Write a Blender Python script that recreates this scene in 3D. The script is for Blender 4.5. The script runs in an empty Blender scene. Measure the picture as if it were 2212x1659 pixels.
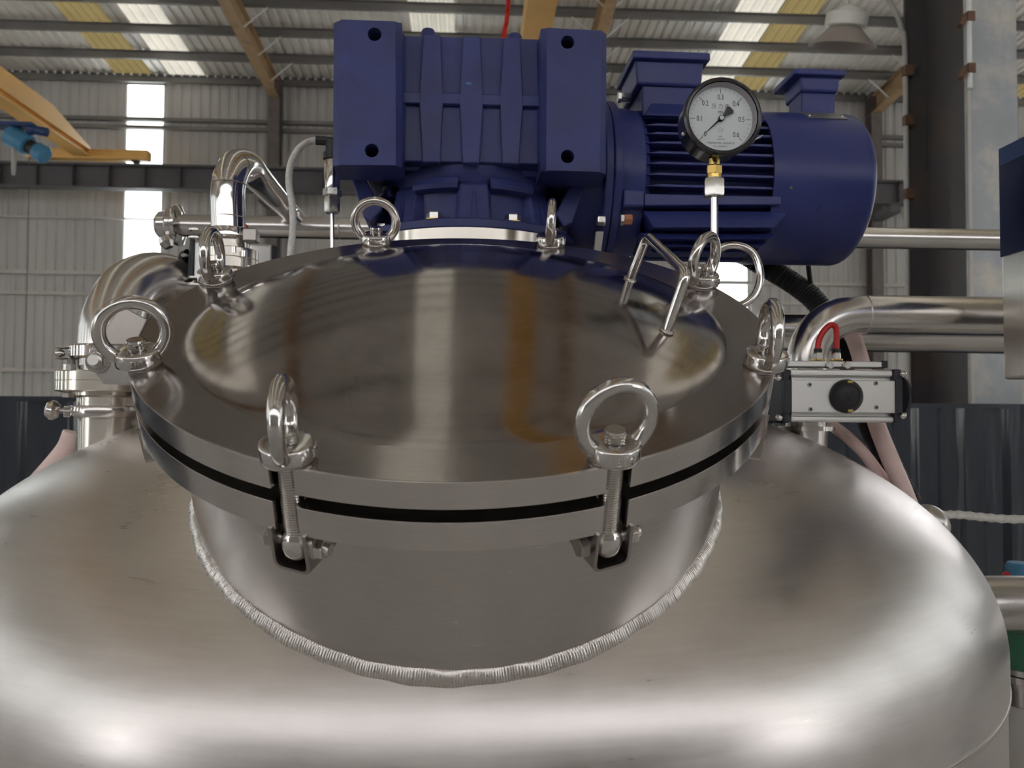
import bpy, bmesh, math, random
from mathutils import Vector, Matrix

random.seed(7)
SC = bpy.context.scene
COL = SC.collection
V = Vector
PI = math.pi

# ------------------------------------------------------------------ camera
FPX = 1750.0
CAM = V((0.0, 0.0, 3.2))
# rows: world X, Y, Z expressed in camera axes (right, down, forward)
BM = Matrix(((0.9987713732, 0.0087842486, 0.0487706983),
             (-0.0490528106, 0.0354281110, 0.9981676566),
             (0.0070402991, -0.9993336209, 0.0358154752)))
cam = bpy.data.cameras.new('camera')
cam.sensor_width = 36.0
cam.sensor_fit = 'HORIZONTAL'
cam.lens = FPX / 2212.0 * 36.0
cam.clip_start = 0.02
cam.clip_end = 300
cam.dof.use_dof = True
cam.dof.focus_distance = 1.0
cam.dof.aperture_fstop = 10.0
camo = bpy.data.objects.new('camera', cam)
COL.objects.link(camo)
r_, u_, b_ = BM @ V((1, 0, 0)), BM @ V((0, -1, 0)), BM @ V((0, 0, -1))
camo.matrix_world = Matrix(((r_.x, u_.x, b_.x, CAM.x), (r_.y, u_.y, b_.y, CAM.y),
                            (r_.z, u_.z, b_.z, CAM.z), (0, 0, 0, 1)))
SC.camera = camo

# ------------------------------------------------------------------ world and exposure
SC.view_settings.view_transform = 'Standard'
SC.view_settings.look = 'None'
SC.view_settings.gamma = 1.0
SC.view_settings.use_curve_mapping = False
SC.view_settings.exposure = 0.78
WORLD_STRENGTH = 5.0
w = bpy.data.worlds.new('overcast_sky')
SC.world = w
w.use_nodes = True
bg = w.node_tree.nodes['Background']
bg.inputs[0].default_value = (0.965, 0.985, 1.02, 1)
bg.inputs[1].default_value = WORLD_STRENGTH
SC.cycles.max_bounces = 10
SC.cycles.diffuse_bounces = 5
SC.cycles.glossy_bounces = 5
SC.cycles.transmission_bounces = 6
SC.cycles.sample_clamp_indirect = 8
SC.cycles.use_denoising = True


# ------------------------------------------------------------------ pixel helpers
def ray(px, py):
    return BM @ V(((px - 1106.0) / FPX, (py - 829.5) / FPX, 1.0))


def P(px, py, Y):
    d = ray(px, py)
    return CAM + d * (Y / d.y)


def RP(px, py, pt, nrm):
    d = ray(px, py)
    return CAM + d * ((pt - CAM).dot(nrm) / d.dot(nrm))


# ------------------------------------------------------------------ materials
def nodes_of(name):
    m = bpy.data.materials.new(name)
    m.use_nodes = True
    nt = m.node_tree
    return m, nt, nt.nodes['Principled BSDF'], nt.nodes, nt.links


def ramp(nodes, stops):
    r = nodes.new('ShaderNodeValToRGB')
    e = r.color_ramp.elements
    while len(e) < len(stops):
        e.new(0.5)
    for i, (p, c) in enumerate(stops):
        e[i].position = p
        e[i].color = (*c, 1) if len(c) == 3 else c
    return r


def noise(nodes, links, scale=(1, 1, 1), nscale=5, detail=4, rough=0.6, coord='Object', distort=0, cyl=False):
    tc = nodes.new('ShaderNodeTexCoord')
    mp = nodes.new('ShaderNodeMapping')
    mp.inputs['Scale'].default_value = scale
    if cyl:
        # (angle, radius, height) about the object's z axis, for concentric brushing
        sx = nodes.new('ShaderNodeSeparateXYZ')
        links.new(tc.outputs[coord], sx.inputs[0])
        an_ = nodes.new('ShaderNodeMath')
        an_.operation = 'ARCTAN2'
        links.new(sx.outputs[1], an_.inputs[0])
        links.new(sx.outputs[0], an_.inputs[1])
        q1 = nodes.new('ShaderNodeVectorMath')
        q1.operation = 'MULTIPLY'
        q1.inputs[1].default_value = (1, 1, 0)
        links.new(tc.outputs[coord], q1.inputs[0])
        ln = nodes.new('ShaderNodeVectorMath')
        ln.operation = 'LENGTH'
        links.new(q1.outputs[0], ln.inputs[0])
        cb = nodes.new('ShaderNodeCombineXYZ')
        links.new(an_.outputs[0], cb.inputs[0])
        links.new(ln.outputs['Value'], cb.inputs[1])
        links.new(sx.outputs[2], cb.inputs[2])
        links.new(cb.outputs[0], mp.inputs['Vector'])
    else:
        links.new(tc.outputs[coord], mp.inputs['Vector'])
    n = nodes.new('ShaderNodeTexNoise')
    n.inputs['Scale'].default_value = nscale
    n.inputs['Detail'].default_value = detail
    n.inputs['Roughness'].default_value = rough
    n.inputs['Distortion'].default_value = distort
    links.new(mp.outputs[0], n.inputs['Vector'])
    return n


def maprange(nodes, links, src, a, b, c, d):
    m = nodes.new('ShaderNodeMapRange')
    m.inputs[1].default_value = a
    m.inputs[2].default_value = b
    m.inputs[3].default_value = c
    m.inputs[4].default_value = d
    links.new(src, m.inputs[0])
    return m.outputs[0]


def steel(name, col=(0.60, 0.575, 0.545), rough=0.25, rvar=0.08, brush=None, bump=0.02, bscale=300,
          blotch=3.0, cvar=0.10, aniso=0.0, fw=0.45, cyl=False):
    """stainless steel: brush = scale vector of the fine scratches (object space)"""
    m, nt, b, N, L = nodes_of(name)
    b.inputs['Metallic'].default_value = 1.0
    big = noise(N, L, nscale=blotch, detail=5)
    fine = noise(N, L, scale=brush or (1, 1, 1), nscale=bscale, detail=3, rough=0.7, cyl=cyl)
    mx = N.new('ShaderNodeMath')
    mx.operation = 'MULTIPLY_ADD'
    mx.inputs[1].default_value = fw
    L.new(fine.outputs[0], mx.inputs[0])
    hb = N.new('ShaderNodeMath')
    hb.operation = 'MULTIPLY'
    hb.inputs[1].default_value = 1 - fw
    L.new(big.outputs[0], hb.inputs[0])
    L.new(hb.outputs[0], mx.inputs[2])
    rg = maprange(N, L, mx.outputs[0], 0.3, 0.7, max(0.03, rough - rvar), rough + rvar)
    L.new(rg, b.inputs['Roughness'])
    cr = ramp(N, [(0.3, [c * (1 - cvar) for c in col]), (0.7, [min(1, c * (1 + cvar * .6)) for c in col])])
    L.new(mx.outputs[0], cr.inputs[0])
    L.new(cr.outputs[0], b.inputs['Base Color'])
    if bump:
        bp = N.new('ShaderNodeBump')
        bp.inputs['Strength'].default_value = bump
        bp.inputs['Distance'].default_value = 0.01
        L.new(fine.outputs[0], bp.inputs['Height'])
        L.new(bp.outputs[0], b.inputs['Normal'])
    if aniso:
        b.inputs['Anisotropic'].default_value = aniso
        b.inputs['Anisotropic Rotation'].default_value = 0.25
        t = N.new('ShaderNodeTangent')
        t.direction_type = 'RADIAL'
        t.axis = 'Z'
        L.new(t.outputs[0], b.inputs['Tangent'])
    return m


def paint(name, col, rough=0.5, var=0.12, nscale=6, bump=0.0, bscale=200, metallic=0.0, spec=0.5, coat=0.0,
          stretch=(1, 1, 1), bstretch=(1, 1, 1)):
    m, nt, b, N, L = nodes_of(name)
    n = noise(N, L, scale=stretch, nscale=nscale, detail=6)
    cr = ramp(N, [(0.3, [c * (1 - var) for c in col]), (0.7, [min(1, c * (1 + var)) for c in col])])
    L.new(n.outputs[0], cr.inputs[0])
    L.new(cr.outputs[0], b.inputs['Base Color'])
    L.new(maprange(N, L, n.outputs[0], 0.3, 0.7, max(.02, rough - .07), rough + .07), b.inputs['Roughness'])
    b.inputs['Metallic'].default_value = metallic
    b.inputs['Specular IOR Level'].default_value = spec
    b.inputs['Coat Weight'].default_value = coat
    if bump:
        f = noise(N, L, scale=bstretch, nscale=bscale, detail=2)
        bp = N.new('ShaderNodeBump')
        bp.inputs['Strength'].default_value = bump
        bp.inputs['Distance'].default_value = 0.005
        L.new(f.outputs[0], bp.inputs['Height'])
        L.new(bp.outputs[0], b.inputs['Normal'])
    return m


def patchy(name, col, col2, rough=0.5, nscale=4, lo=0.5, hi=0.62, stretch=(1, 1, 1), metallic=0.0):
    """paint with patches of a second colour (rust, chips, dirt)"""
    m, nt, b, N, L = nodes_of(name)
    n = noise(N, L, scale=stretch, nscale=nscale, detail=8, rough=0.65)
    cr = ramp(N, [(0.25, [c * 0.85 for c in col]), (lo, col), (hi, col2)])
    L.new(n.outputs[0], cr.inputs[0])
    L.new(cr.outputs[0], b.inputs['Base Color'])
    b.inputs['Roughness'].default_value = rough
    b.inputs['Metallic'].default_value = metallic
    return m


def translucent(name, col, mixd=0.35):
    m = bpy.data.materials.new(name)
    m.use_nodes = True
    nt = m.node_tree
    N, L = nt.nodes, nt.links
    for n in list(N):
        N.remove(n)
    out = N.new('ShaderNodeOutputMaterial')
    t = N.new('ShaderNodeBsdfTranslucent')
    d = N.new('ShaderNodeBsdfDiffuse')
    mx = N.new('ShaderNodeMixShader')
    mx.inputs[0].default_value = mixd
    n = noise(N, L, nscale=1.2, detail=5)
    cr = ramp(N, [(0.3, [c * 0.8 for c in col]), (0.7, col)])
    L.new(n.outputs[0], cr.inputs[0])
    L.new(cr.outputs[0], t.inputs[0])
    L.new(cr.outputs[0], d.inputs[0])
    L.new(t.outputs[0], mx.inputs[1])
    L.new(d.outputs[0], mx.inputs[2])
    L.new(mx.outputs[0], out.inputs[0])
    return m


MT = {}
MT['tank'] = steel('tank_brushed_steel', (0.69, 0.652, 0.636), 0.32, 0.07, brush=(3, 40, 40), bump=0.0, bscale=4, blotch=6, cvar=0.12, fw=0.4, cyl=True)
MT['neck'] = steel('neck_brushed_steel', (0.585, 0.55, 0.536), 0.25, 0.06, brush=(3, 40, 90), bump=0.0, bscale=4, cvar=0.10, aniso=0.5, fw=.5, cyl=True)
MT['flange'] = steel('machined_flange_steel', (0.645, 0.608, 0.592), 0.16, 0.05, brush=(3, 60, 90), bump=0.0, bscale=4, cvar=0.10, aniso=0.7, cyl=True)
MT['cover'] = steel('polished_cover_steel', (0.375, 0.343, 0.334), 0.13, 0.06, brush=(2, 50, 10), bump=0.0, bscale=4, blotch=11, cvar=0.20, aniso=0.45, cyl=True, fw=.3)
MT['cover_flange'] = steel('darkened_rim_steel', (0.44, 0.408, 0.397), 0.17, 0.06, brush=(2, 60, 10), bump=0.0, bscale=4, blotch=9, cvar=0.16, aniso=0.5, cyl=True, fw=.3)
MT['polish'] = steel('polished_steel', (0.68, 0.655, 0.64), 0.10, 0.04, bump=0.0, cvar=0.06)
MT['cast'] = steel('cast_polished_steel', (0.64, 0.615, 0.60), 0.14, 0.05, bump=0.012, bscale=160, cvar=0.10)
MT['pipe'] = steel('polished_pipe_steel', (0.66, 0.635, 0.62), 0.21, 0.05, bump=0.01, bscale=200, cvar=0.08)
MT['turned'] = steel('turned_steel', (0.72, 0.68, 0.62), 0.20, 0.04, brush=(1, 1, 40), bump=0.02, bscale=30, cvar=0.08, aniso=0.85)
MT['weld'] = steel('weld_bead_steel', (0.62, 0.58, 0.555), 0.30, 0.10, bump=0.02, bscale=300, cvar=0.22)
MT['dark_steel'] = steel('dark_steel', (0.42, 0.39, 0.37), 0.3, 0.05, bump=0.0, bscale=100, cvar=0.10)
MT['zinc'] = steel('zinc_plated_bolt', (0.72, 0.71, 0.68), 0.28, 0.04, bump=0.0, bscale=60, cvar=0.06)
MT['copper'] = steel('copper_tinted_bolt', (0.55, 0.26, 0.17), 0.4, 0.08, bump=0.02, cvar=0.15)
MT['brass'] = steel('brass', (0.72, 0.50, 0.16), 0.24, 0.06, bump=0.02, cvar=0.10)
MT['alu'] = steel('anodised_aluminium', (0.80, 0.80, 0.80), 0.42, 0.03, bump=0.0, bscale=500, cvar=0.03)
MT['blue'] = paint('blue_machine_paint', (0.040, 0.050, 0.180), 0.40, 0.24, nscale=9, bump=0.02, bscale=140, spec=0.35)
MT['blue2'] = paint('blue_motor_paint', (0.032, 0.043, 0.178), 0.34, 0.10, nscale=5, spec=0.4)
MT['black'] = paint('black_plastic', (0.012, 0.012, 0.016), 0.40, 0.2)
MT['rubber'] = paint('black_gasket_rubber', (0.010, 0.010, 0.011), 0.7, 0.2)
MT['slate'] = paint('dark_slate_plastic', (0.028, 0.032, 0.045), 0.5, 0.15)
MT['gaugeblack'] = paint('gauge_black_enamel', (0.010, 0.010, 0.014), 0.25, 0.2, coat=0.3)
MT['dial'] = paint('gauge_dial_white', (0.82, 0.87, 0.89), 0.6, 0.01)
MT['ink'] = paint('dial_ink', (0.05, 0.05, 0.055), 0.6, 0.1)
MT['grey_ink'] = paint('dial_grey_ink', (0.22, 0.24, 0.25), 0.6, 0.1)
MT['inner'] = paint('gauge_inner_grey', (0.42, 0.40, 0.42), 0.5, 0.05)
MT['red'] = paint('red_tube_plastic', (0.62, 0.018, 0.02), 0.3, 0.12)
MT['pink'] = paint('pink_hose', (0.92, 0.69, 0.66), 0.55, 0.12, nscale=20, stretch=(1, 1, 1))
MT['white'] = paint('white_cable_sheath', (0.74, 0.73, 0.71), 0.45, 0.08)
MT['wrap'] = paint('white_wrapped_cable', (0.70, 0.69, 0.66), 0.35, 0.18, nscale=120)
MT['wallsheet'] = paint('cream_wall_sheet', (0.51, 0.492, 0.472), 0.55, 0.08, nscale=1.2, stretch=(1, 1, .25))
MT['roofsheet'] = paint('galvanised_roof_sheet', (0.80, 0.77, 0.72), 0.40, 0.10, nscale=1.5)
MT['partition'] = paint('dark_blue_grey_sheet', (0.034, 0.042, 0.055), 0.16, 0.18, nscale=1.5, stretch=(1, 1, .3), bump=0.9, bscale=14, bstretch=(1, 1, .06))
MT['girder'] = paint('dark_grey_girder', (0.10, 0.095, 0.10), 0.6, 0.15, nscale=1.2)
MT['purlin'] = paint('grey_purlin_steel', (0.20, 0.19, 0.18), 0.55, 0.18, nscale=1.0)
MT['girt'] = paint('pale_grey_girt', (0.52, 0.49, 0.455), 0.5, 0.12, nscale=1.0)
MT['rafter'] = patchy('rusty_primer_rafter', (0.45, 0.31, 0.17), (0.22, 0.12, 0.07), 0.6, 1.5, 0.5, 0.72)
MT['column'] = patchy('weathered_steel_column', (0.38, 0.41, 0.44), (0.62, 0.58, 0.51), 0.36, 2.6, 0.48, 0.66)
MT['column_dark'] = patchy('dark_column_steel', (0.075, 0.072, 0.075), (0.12, 0.09, 0.07), 0.42, 1.6, 0.5, 0.75)  # darker steel colour for the column's web and far flange
MT['column_far'] = paint('brown_grey_column', (0.16, 0.135, 0.125), 0.6, 0.2)
MT['rust'] = patchy('rusty_bracket', (0.16, 0.085, 0.055), (0.09, 0.05, 0.04), 0.7, 8)
MT['orange'] = paint('orange_crane_paint', (0.84, 0.49, 0.15), 0.45, 0.10, nscale=1.0)
MT['hoistblue'] = paint('bright_blue_hoist_paint', (0.05, 0.22, 0.40), 0.35, 0.15)
MT['hoistnavy'] = paint('navy_hoist_paint', (0.02, 0.05, 0.16), 0.4, 0.2)
MT['floor'] = paint('concrete_floor', (0.54, 0.53, 0.52), 0.6, 0.15, nscale=.5)
MT['pane'] = translucent('white_translucent_panel', (0.95, 0.97, 0.95), 0.15)
MT['dim_pane'] = translucent('dimmed_translucent_pane', (0.85, 0.84, 0.83), 0.10)  # dimmer pane for the added windows, tuned to the tank reflection
MT['olive'] = translucent('olive_translucent_sheet', (0.100, 0.076, 0.032), 0.6)
MT['cream'] = translucent('cream_translucent_sheet', (0.22, 0.205, 0.17), 0.5)
MT['dim_strip'] = translucent('dimmed_translucent_sheet', (0.17, 0.16, 0.13), 0.5)  # centre roof strip dimmed to weaken its reflection on the dome
MT['lampshade'] = paint('brown_grey_lamp_shade', (0.35, 0.31, 0.28), 0.4, 0.08)
MT['lamphead'] = paint('white_lamp_housing', (0.72, 0.72, 0.68), 0.4, 0.06)
MT['conduit'] = paint('grey_conduit', (0.42, 0.41, 0.39), 0.4, 0.1)
MT['pvc'] = paint('white_pvc_pipe', (0.78, 0.79, 0.78), 0.3, 0.04)
MT['dark_blue'] = steel('dark_blue_sheet', (0.075, 0.085, 0.145), 0.22, 0.05, bump=0.01, cvar=0.12)
MT['sheet'] = steel('bright_sheet_steel', (0.80, 0.77, 0.71), 0.34, 0.06, bump=0.03, bscale=30, cvar=0.10)
MT['green'] = paint('green_valve_paint', (0.03, 0.16, 0.085), 0.45, 0.12)
MT['plate'] = steel('nameplate_metal', (0.42, 0.43, 0.40), 0.4, 0.05, bump=0, cvar=0.05)
MT['yellow'] = paint('yellow_mark', (0.62, 0.50, 0.16), 0.6, 0.1)
MT['whitewash'] = paint('off_white_vessel', (0.62, 0.60, 0.57), 0.4, 0.08)


def glass():
    m, nt, b, N, L = nodes_of('gauge_glass')
    b.inputs['Transmission Weight'].default_value = 1.0
    b.inputs['Roughness'].default_value = 0.0
    b.inputs['IOR'].default_value = 1.05
    n = noise(N, L, nscale=3)
    cr = ramp(N, [(0, (0.97, 0.98, 0.98)), (1, (1, 1, 1))])
    L.new(n.outputs[0], cr.inputs[0])
    L.new(cr.outputs[0], b.inputs['Base Color'])
    return m


MT['glass'] = glass()


# ------------------------------------------------------------------ mesh builder
def frame(axis, hint=None):
    z = V(axis).normalized()
    h = V(hint) if hint else (V((0, 0, 1)) if abs(z.z) < 0.9 else V((1, 0, 0)))
    x = (h - z * h.dot(z))
    if x.length < 1e-6:
        h = V((0, 1, 0))
        x = (h - z * h.dot(z))
    x.normalize()
    y = z.cross(x)
    return x, y, z


def bezier(pts, n=12):
    """Catmull-Rom through pts"""
    pts = [V(p) for p in pts]
    out = []
    q = [pts[0] * 2 - pts[1]] + pts + [pts[-1] * 2 - pts[-2]]
    for i in range(1, len(q) - 2):
        a, b, c, d = q[i - 1], q[i], q[i + 1], q[i + 2]
        for k in range(n):
            t = k / n
            out.append(0.5 * ((2 * b) + (c - a) * t + (2 * a - 5 * b + 4 * c - d) * t * t + (3 * b - a - 3 * c + d) * t ** 3))
    out.append(pts[-1])
    return out


def fillet(pts, r, n=8):
    """polyline with rounded corners"""
    pts = [V(p) for p in pts]
    out = [pts[0]]
    for i in range(1, len(pts) - 1):
        a, b, c = pts[i - 1], pts[i], pts[i + 1]
        d1, d2 = (a - b), (c - b)
        rr = min(r[i - 1] if isinstance(r, (list, tuple)) else r, d1.length * .499, d2.length * .499)
        ang = d1.angle(d2)
        t = min(rr / math.tan(ang / 2), d1.length * .499, d2.length * .499)
        p1, p2 = b + d1.normalized() * t, b + d2.normalized() * t
        for k in range(n + 1):
            s = k / n
            out.append((p1 * (1 - s) + b * s) * (1 - s) + (b * (1 - s) + p2 * s) * s)
    out.append(pts[-1])
    return out


class MB:
    def __init__(s):
        s.v, s.f = [], []

    def add(s, vs, fs):
        o = len(s.v)
        s.v += [V(p) for p in vs]
        s.f += [tuple(i + o for i in f) for f in fs]
        return s

    def box(s, c, size, rot=None):
        sx, sy, sz = (d / 2 for d in size)
        vs = [V((x, y, z)) for z in (-sz, sz) for y in (-sy, sy) for x in (-sx, sx)]
        if rot is not None:
            vs = [rot @ p for p in vs]
        c = V(c)
        return s.add([p + c for p in vs], [(0, 2, 3, 1), (4, 5, 7, 6), (0, 1, 5, 4), (2, 6, 7, 3), (0, 4, 6, 2), (1, 3, 7, 5)])

    def bb(s, a, b):
        a, b = V(a), V(b)
        return s.box((a + b) / 2, (abs(b.x - a.x), abs(b.y - a.y), abs(b.z - a.z)))

    def hexa(s, lo, hi):
        """two quads (lo, hi) of four points each"""
        return s.add(list(lo) + list(hi), [(3, 2, 1, 0), (4, 5, 6, 7), (0, 1, 5, 4), (1, 2, 6, 5), (2, 3, 7, 6), (3, 0, 4, 7)])

    def lathe(s, prof, o=(0, 0, 0), axis=(0, 0, 1), seg=48, a0=0.0, a1=2 * PI, hint=None, closed=False):
        x, y, z = frame(axis, hint)
        o = V(o)
        full = abs(a1 - a0 - 2 * PI) < 1e-6
        n = seg if full else seg + 1
        vs, idx = [], []
        for (r, h) in prof:
            if r < 1e-7 and full:
                idx.append([len(vs)] * n)
                vs.append(o + z * h)
            else:
                row = []
                for k in range(n):
                    a = a0 + (a1 - a0) * k / seg
                    row.append(len(vs))
                    vs.append(o + x * (r * math.cos(a)) + y * (r * math.sin(a)) + z * h)
                idx.append(row)
        fs = []
        m = len(prof)
        for i in range(m if closed else m - 1):
            A, B = idx[i], idx[(i + 1) % m]
            for k in range(seg):
                k2 = (k + 1) % n
                q = [A[k], A[k2], B[k2], B[k]]
                q2 = []
                for t in q:
                    if t not in q2:
                        q2.append(t)
                if len(q2) > 2:
                    fs.append(tuple(q2))
        return s.add(vs, fs)

    def cyl(s, a, b, r, seg=24, r2=None):
        a, b = V(a), V(b)
        L = (b - a).length
        r2 = r if r2 is None else r2
        return s.lathe([(0, 0), (r, 0), (r2, L), (0, L)], a, b - a, seg)

    def hexn(s, a, b, r, ch=0.08, seg=6, hint=None):
        a, b = V(a), V(b)
        L = (b - a).length
        return s.lathe([(0, 0), (r * (1 - ch), 0), (r, L * ch * 1.5), (r, L * (1 - ch * 1.5)), (r * (1 - ch), L), (0, L)], a, b - a, seg, hint=hint)

    def sphere(s, c, r, seg=24, rings=14, axis=(0, 0, 1), squash=1.0):
        prof = [(r * math.sin(PI * i / rings), -r * squash * math.cos(PI * i / rings)) for i in range(rings + 1)]
        prof[0] = (0, prof[0][1])
        prof[-1] = (0, prof[-1][1])
        return s.lathe(prof, c, axis, seg)

    def torus(s, c, axis, R, r, seg=64, rs=18, hint=None):
        prof = [(R + r * math.cos(2 * PI * i / rs), r * math.sin(2 * PI * i / rs)) for i in range(rs)]
        return s.lathe(prof, c, axis, seg, closed=True, hint=hint)

    def tube(s, path, r, seg=16, caps=True, closed=False):
        path = [V(p) for p in path]
        n = len(path)
        rr = r if isinstance(r, (list, tuple)) else [r] * n
        T = []
        for i in range(n):
            if closed:
                t = path[(i + 1) % n] - path[i - 1]
            else:
                t = path[min(i + 1, n - 1)] - path[max(i - 1, 0)]
            T.append(t.normalized())
        x, y, _ = frame(T[0])
        vs = []
        for i in range(n):
            x = x - T[i] * x.dot(T[i])
            x.normalize()
            y = T[i].cross(x)
            for k in range(seg):
                a = 2 * PI * k / seg
                vs.append(path[i] + (x * math.cos(a) + y * math.sin(a)) * rr[i])
        fs = []
        for i in range(n if closed else n - 1):
            j = (i + 1) % n
            for k in range(seg):
                k2 = (k + 1) % seg
                fs.append((i * seg + k, i * seg + k2, j * seg + k2, j * seg + k))
        if caps and not closed:
            fs.append(tuple(reversed(range(seg))))
            fs.append(tuple((n - 1) * seg + k for k in range(seg)))
        return s.add(vs, fs)

    def prism(s, poly, d, holes=()):
        """poly: list of points (coplanar); d: extrusion vector; holes: list of loops"""
        d = V(d)
        bm = bmesh.new()
        loops = [[V(p) for p in poly]] + [[V(p) for p in h] for h in holes]
        edges = []
        for lp in loops:
            bv = [bm.verts.new(p) for p in lp]
            for i in range(len(bv)):
                edges.append(bm.edges.new((bv[i], bv[(i + 1) % len(bv)])))
        if holes:
            bmesh.ops.triangle_fill(bm, use_beauty=True, edges=edges)
        else:
            bm.faces.new([v for v in bm.verts])
        bm.verts.index_update()
        base = [v.co.copy() for v in bm.verts]
        tris = [tuple(v.index for v in f.verts) for f in bm.faces]
        bm.free()
        n = len(base)
        vs = base + [p + d for p in base]
        fs = [tuple(reversed(t)) for t in tris] + [tuple(i + n for i in t) for t in tris]
        o = 0
        for lp in loops:
            m = len(lp)
            for i in range(m):
                a, b = o + i, o + (i + 1) % m
                fs.append((a, b, b + n, a + n))
            o += m
        return s.add(vs, fs)

    def build(s, name, mat, parent=None, smooth=35, bevel=0.0, bseg=2, label=None, local=True, fix=True, frm=None):
        PW = Matrix.Identity(4)
        p = parent if local else None
        while p is not None:
            PW = p.matrix_basis @ PW
            p = p.parent
        PI_ = PW.inverted()
        me = bpy.data.meshes.new(name)
        if frm is not None:
            # the object gets its own axes (o, x, y, z); brushed grain follows them
            o_, x_, y_, z_ = frm
            pts = [((p - o_).dot(x_), (p - o_).dot(y_), (p - o_).dot(z_)) for p in s.v]
        else:
            pts = [(PI_ @ p)[:] for p in s.v]
        me.from_pydata(pts, [], s.f)
        me.update()
        if fix:
            bm = bmesh.new()
            bm.from_mesh(me)
            bmesh.ops.recalc_face_normals(bm, faces=bm.faces)
            bm.to_mesh(me)
            bm.free()
        me.materials.append(MT[mat] if isinstance(mat, str) else mat)
        if smooth:
            for p in me.polygons:
                p.use_smooth = True
            me.set_sharp_from_angle(angle=math.radians(smooth))
        ob = bpy.data.objects.new(name, me)
        COL.objects.link(ob)
        if parent is not None:
            ob.parent = parent
        if frm is not None:
            ob.matrix_basis = PI_ @ Matrix(((x_.x, y_.x, z_.x, o_.x), (x_.y, y_.y, z_.y, o_.y), (x_.z, y_.z, z_.z, o_.z), (0, 0, 0, 1)))
        if bevel:
            md = ob.modifiers.new('bevel', 'BEVEL')
            md.width = bevel
            md.segments = bseg
            md.limit_method = 'ANGLE'
            md.angle_limit = math.radians(30)
            md.harden_normals = bool(smooth)
        if label:
            ob['label'] = label
        return ob


def thing(name, loc, label, cat, group=None, kind=None):
    o = bpy.data.objects.new(name, None)
    o.empty_display_size = 0.05
    o.location = V(loc)
    COL.objects.link(o)
    if label:
        o['label'] = label
    if cat:
        o['category'] = cat
    if group:
        o['group'] = group
    if kind:
        o['kind'] = kind
    return o


def tag(o, label, cat=None, group=None, kind=None):
    o['label'] = label
    if cat:
        o['category'] = cat
    if group:
        o['group'] = group
    if kind:
        o['kind'] = kind
    return o


def copy_tree(o, parent=None):
    c = o.copy()
    COL.objects.link(c)
    c.parent = parent
    for ch in list(o.children):
        copy_tree(ch, c)
    return c


def text(name, body, size, mat, parent, mtx, extrude=0.0002, align='CENTER', condense=1.0):
    cu = bpy.data.curves.new(name, 'FONT')
    cu.body = body
    cu.size = size
    cu.extrude = extrude
    cu.align_x = align
    cu.align_y = 'CENTER'
    cu.resolution_u = 3
    tmp = bpy.data.objects.new(name + '_tmp', cu)
    COL.objects.link(tmp)
    dg = bpy.context.evaluated_depsgraph_get()
    me = bpy.data.meshes.new_from_object(tmp.evaluated_get(dg))
    bpy.data.objects.remove(tmp)
    bpy.data.curves.remove(cu)
    if condense != 1.0:
        for v in me.vertices:
            v.co.x *= condense
    me.transform(mtx)
    me.materials.clear()
    me.materials.append(MT[mat])
    ob = bpy.data.objects.new(name, me)
    COL.objects.link(ob)
    ob.parent = parent
    return ob


def place(ob, o, x, y, z):
    """put an object at o with local axes x, y, z"""
    ob.matrix_world = Matrix(((x.x, y.x, z.x, o.x), (x.y, y.y, z.y, o.y), (x.z, y.z, z.z, o.z), (0, 0, 0, 1)))


# __STRUCTURE__
# ------------------------------------------------------------------ building shell
XL, XR, YF, YB = -24.0, 24.0, 20.0, -12.0
EAVE, SLOPE, RIDGE_Y = 11.40, 0.08, 4.0


def roof_z(y):
    return EAVE + SLOPE * ((YF - y) if y >= RIDGE_Y else (y - YB))


fl = MB().bb((XL - 1, YB - 8, -0.2), (XR + 1, YF + 1, 0.0)).build('floor', 'floor', smooth=0)
tag(fl, 'grey concrete floor of the factory hall', kind='structure')


def corrugated(p0, along, up, out, width, height, pitch, depth, top=0.35):
    """one profiled sheet: ribs run along `up`, standing towards `out`"""
    n = max(1, round(width / pitch))
    pt = width / n
    prof = []
    for i in range(n):
        x = i * pt
        prof += [(x, 0), (x + pt * (1 - top) * .5, 0), (x + pt * (1 - top) * .5 + pt * .12, depth), (x + pt - pt * .14, depth)]
    prof.append((width, 0))
    vs = []
    for h in (0, height):
        for (a, d) in prof:
            vs.append(p0 + along * a + out * d + up * h)
    m = len(prof)
    return MB().add(vs, [(i, i + 1, m + i + 1, m + i) for i in range(m - 1)])


def cut_strips(a, b, strips, w):
    """split [a,b] into sheets of about w, leaving the strips"""
    out, x = [], a
    for (s0, s1) in sorted(strips):
        if s1 <= a or s0 >= b:
            continue
        n = max(1, math.ceil((s0 - x) / w - 0.05))
        for i in range(n):
            out.append((x + (s0 - x) * i / n, x + (s0 - x) * (i + 1) / n, False))
        out.append((s0, s1, True))
        x = s1
    n = max(1, math.ceil((b - x) / w))
    for i in range(n):
        out.append((x + (b - x) * i / n, x + (b - x) * (i + 1) / n, False))
    return out


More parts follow.
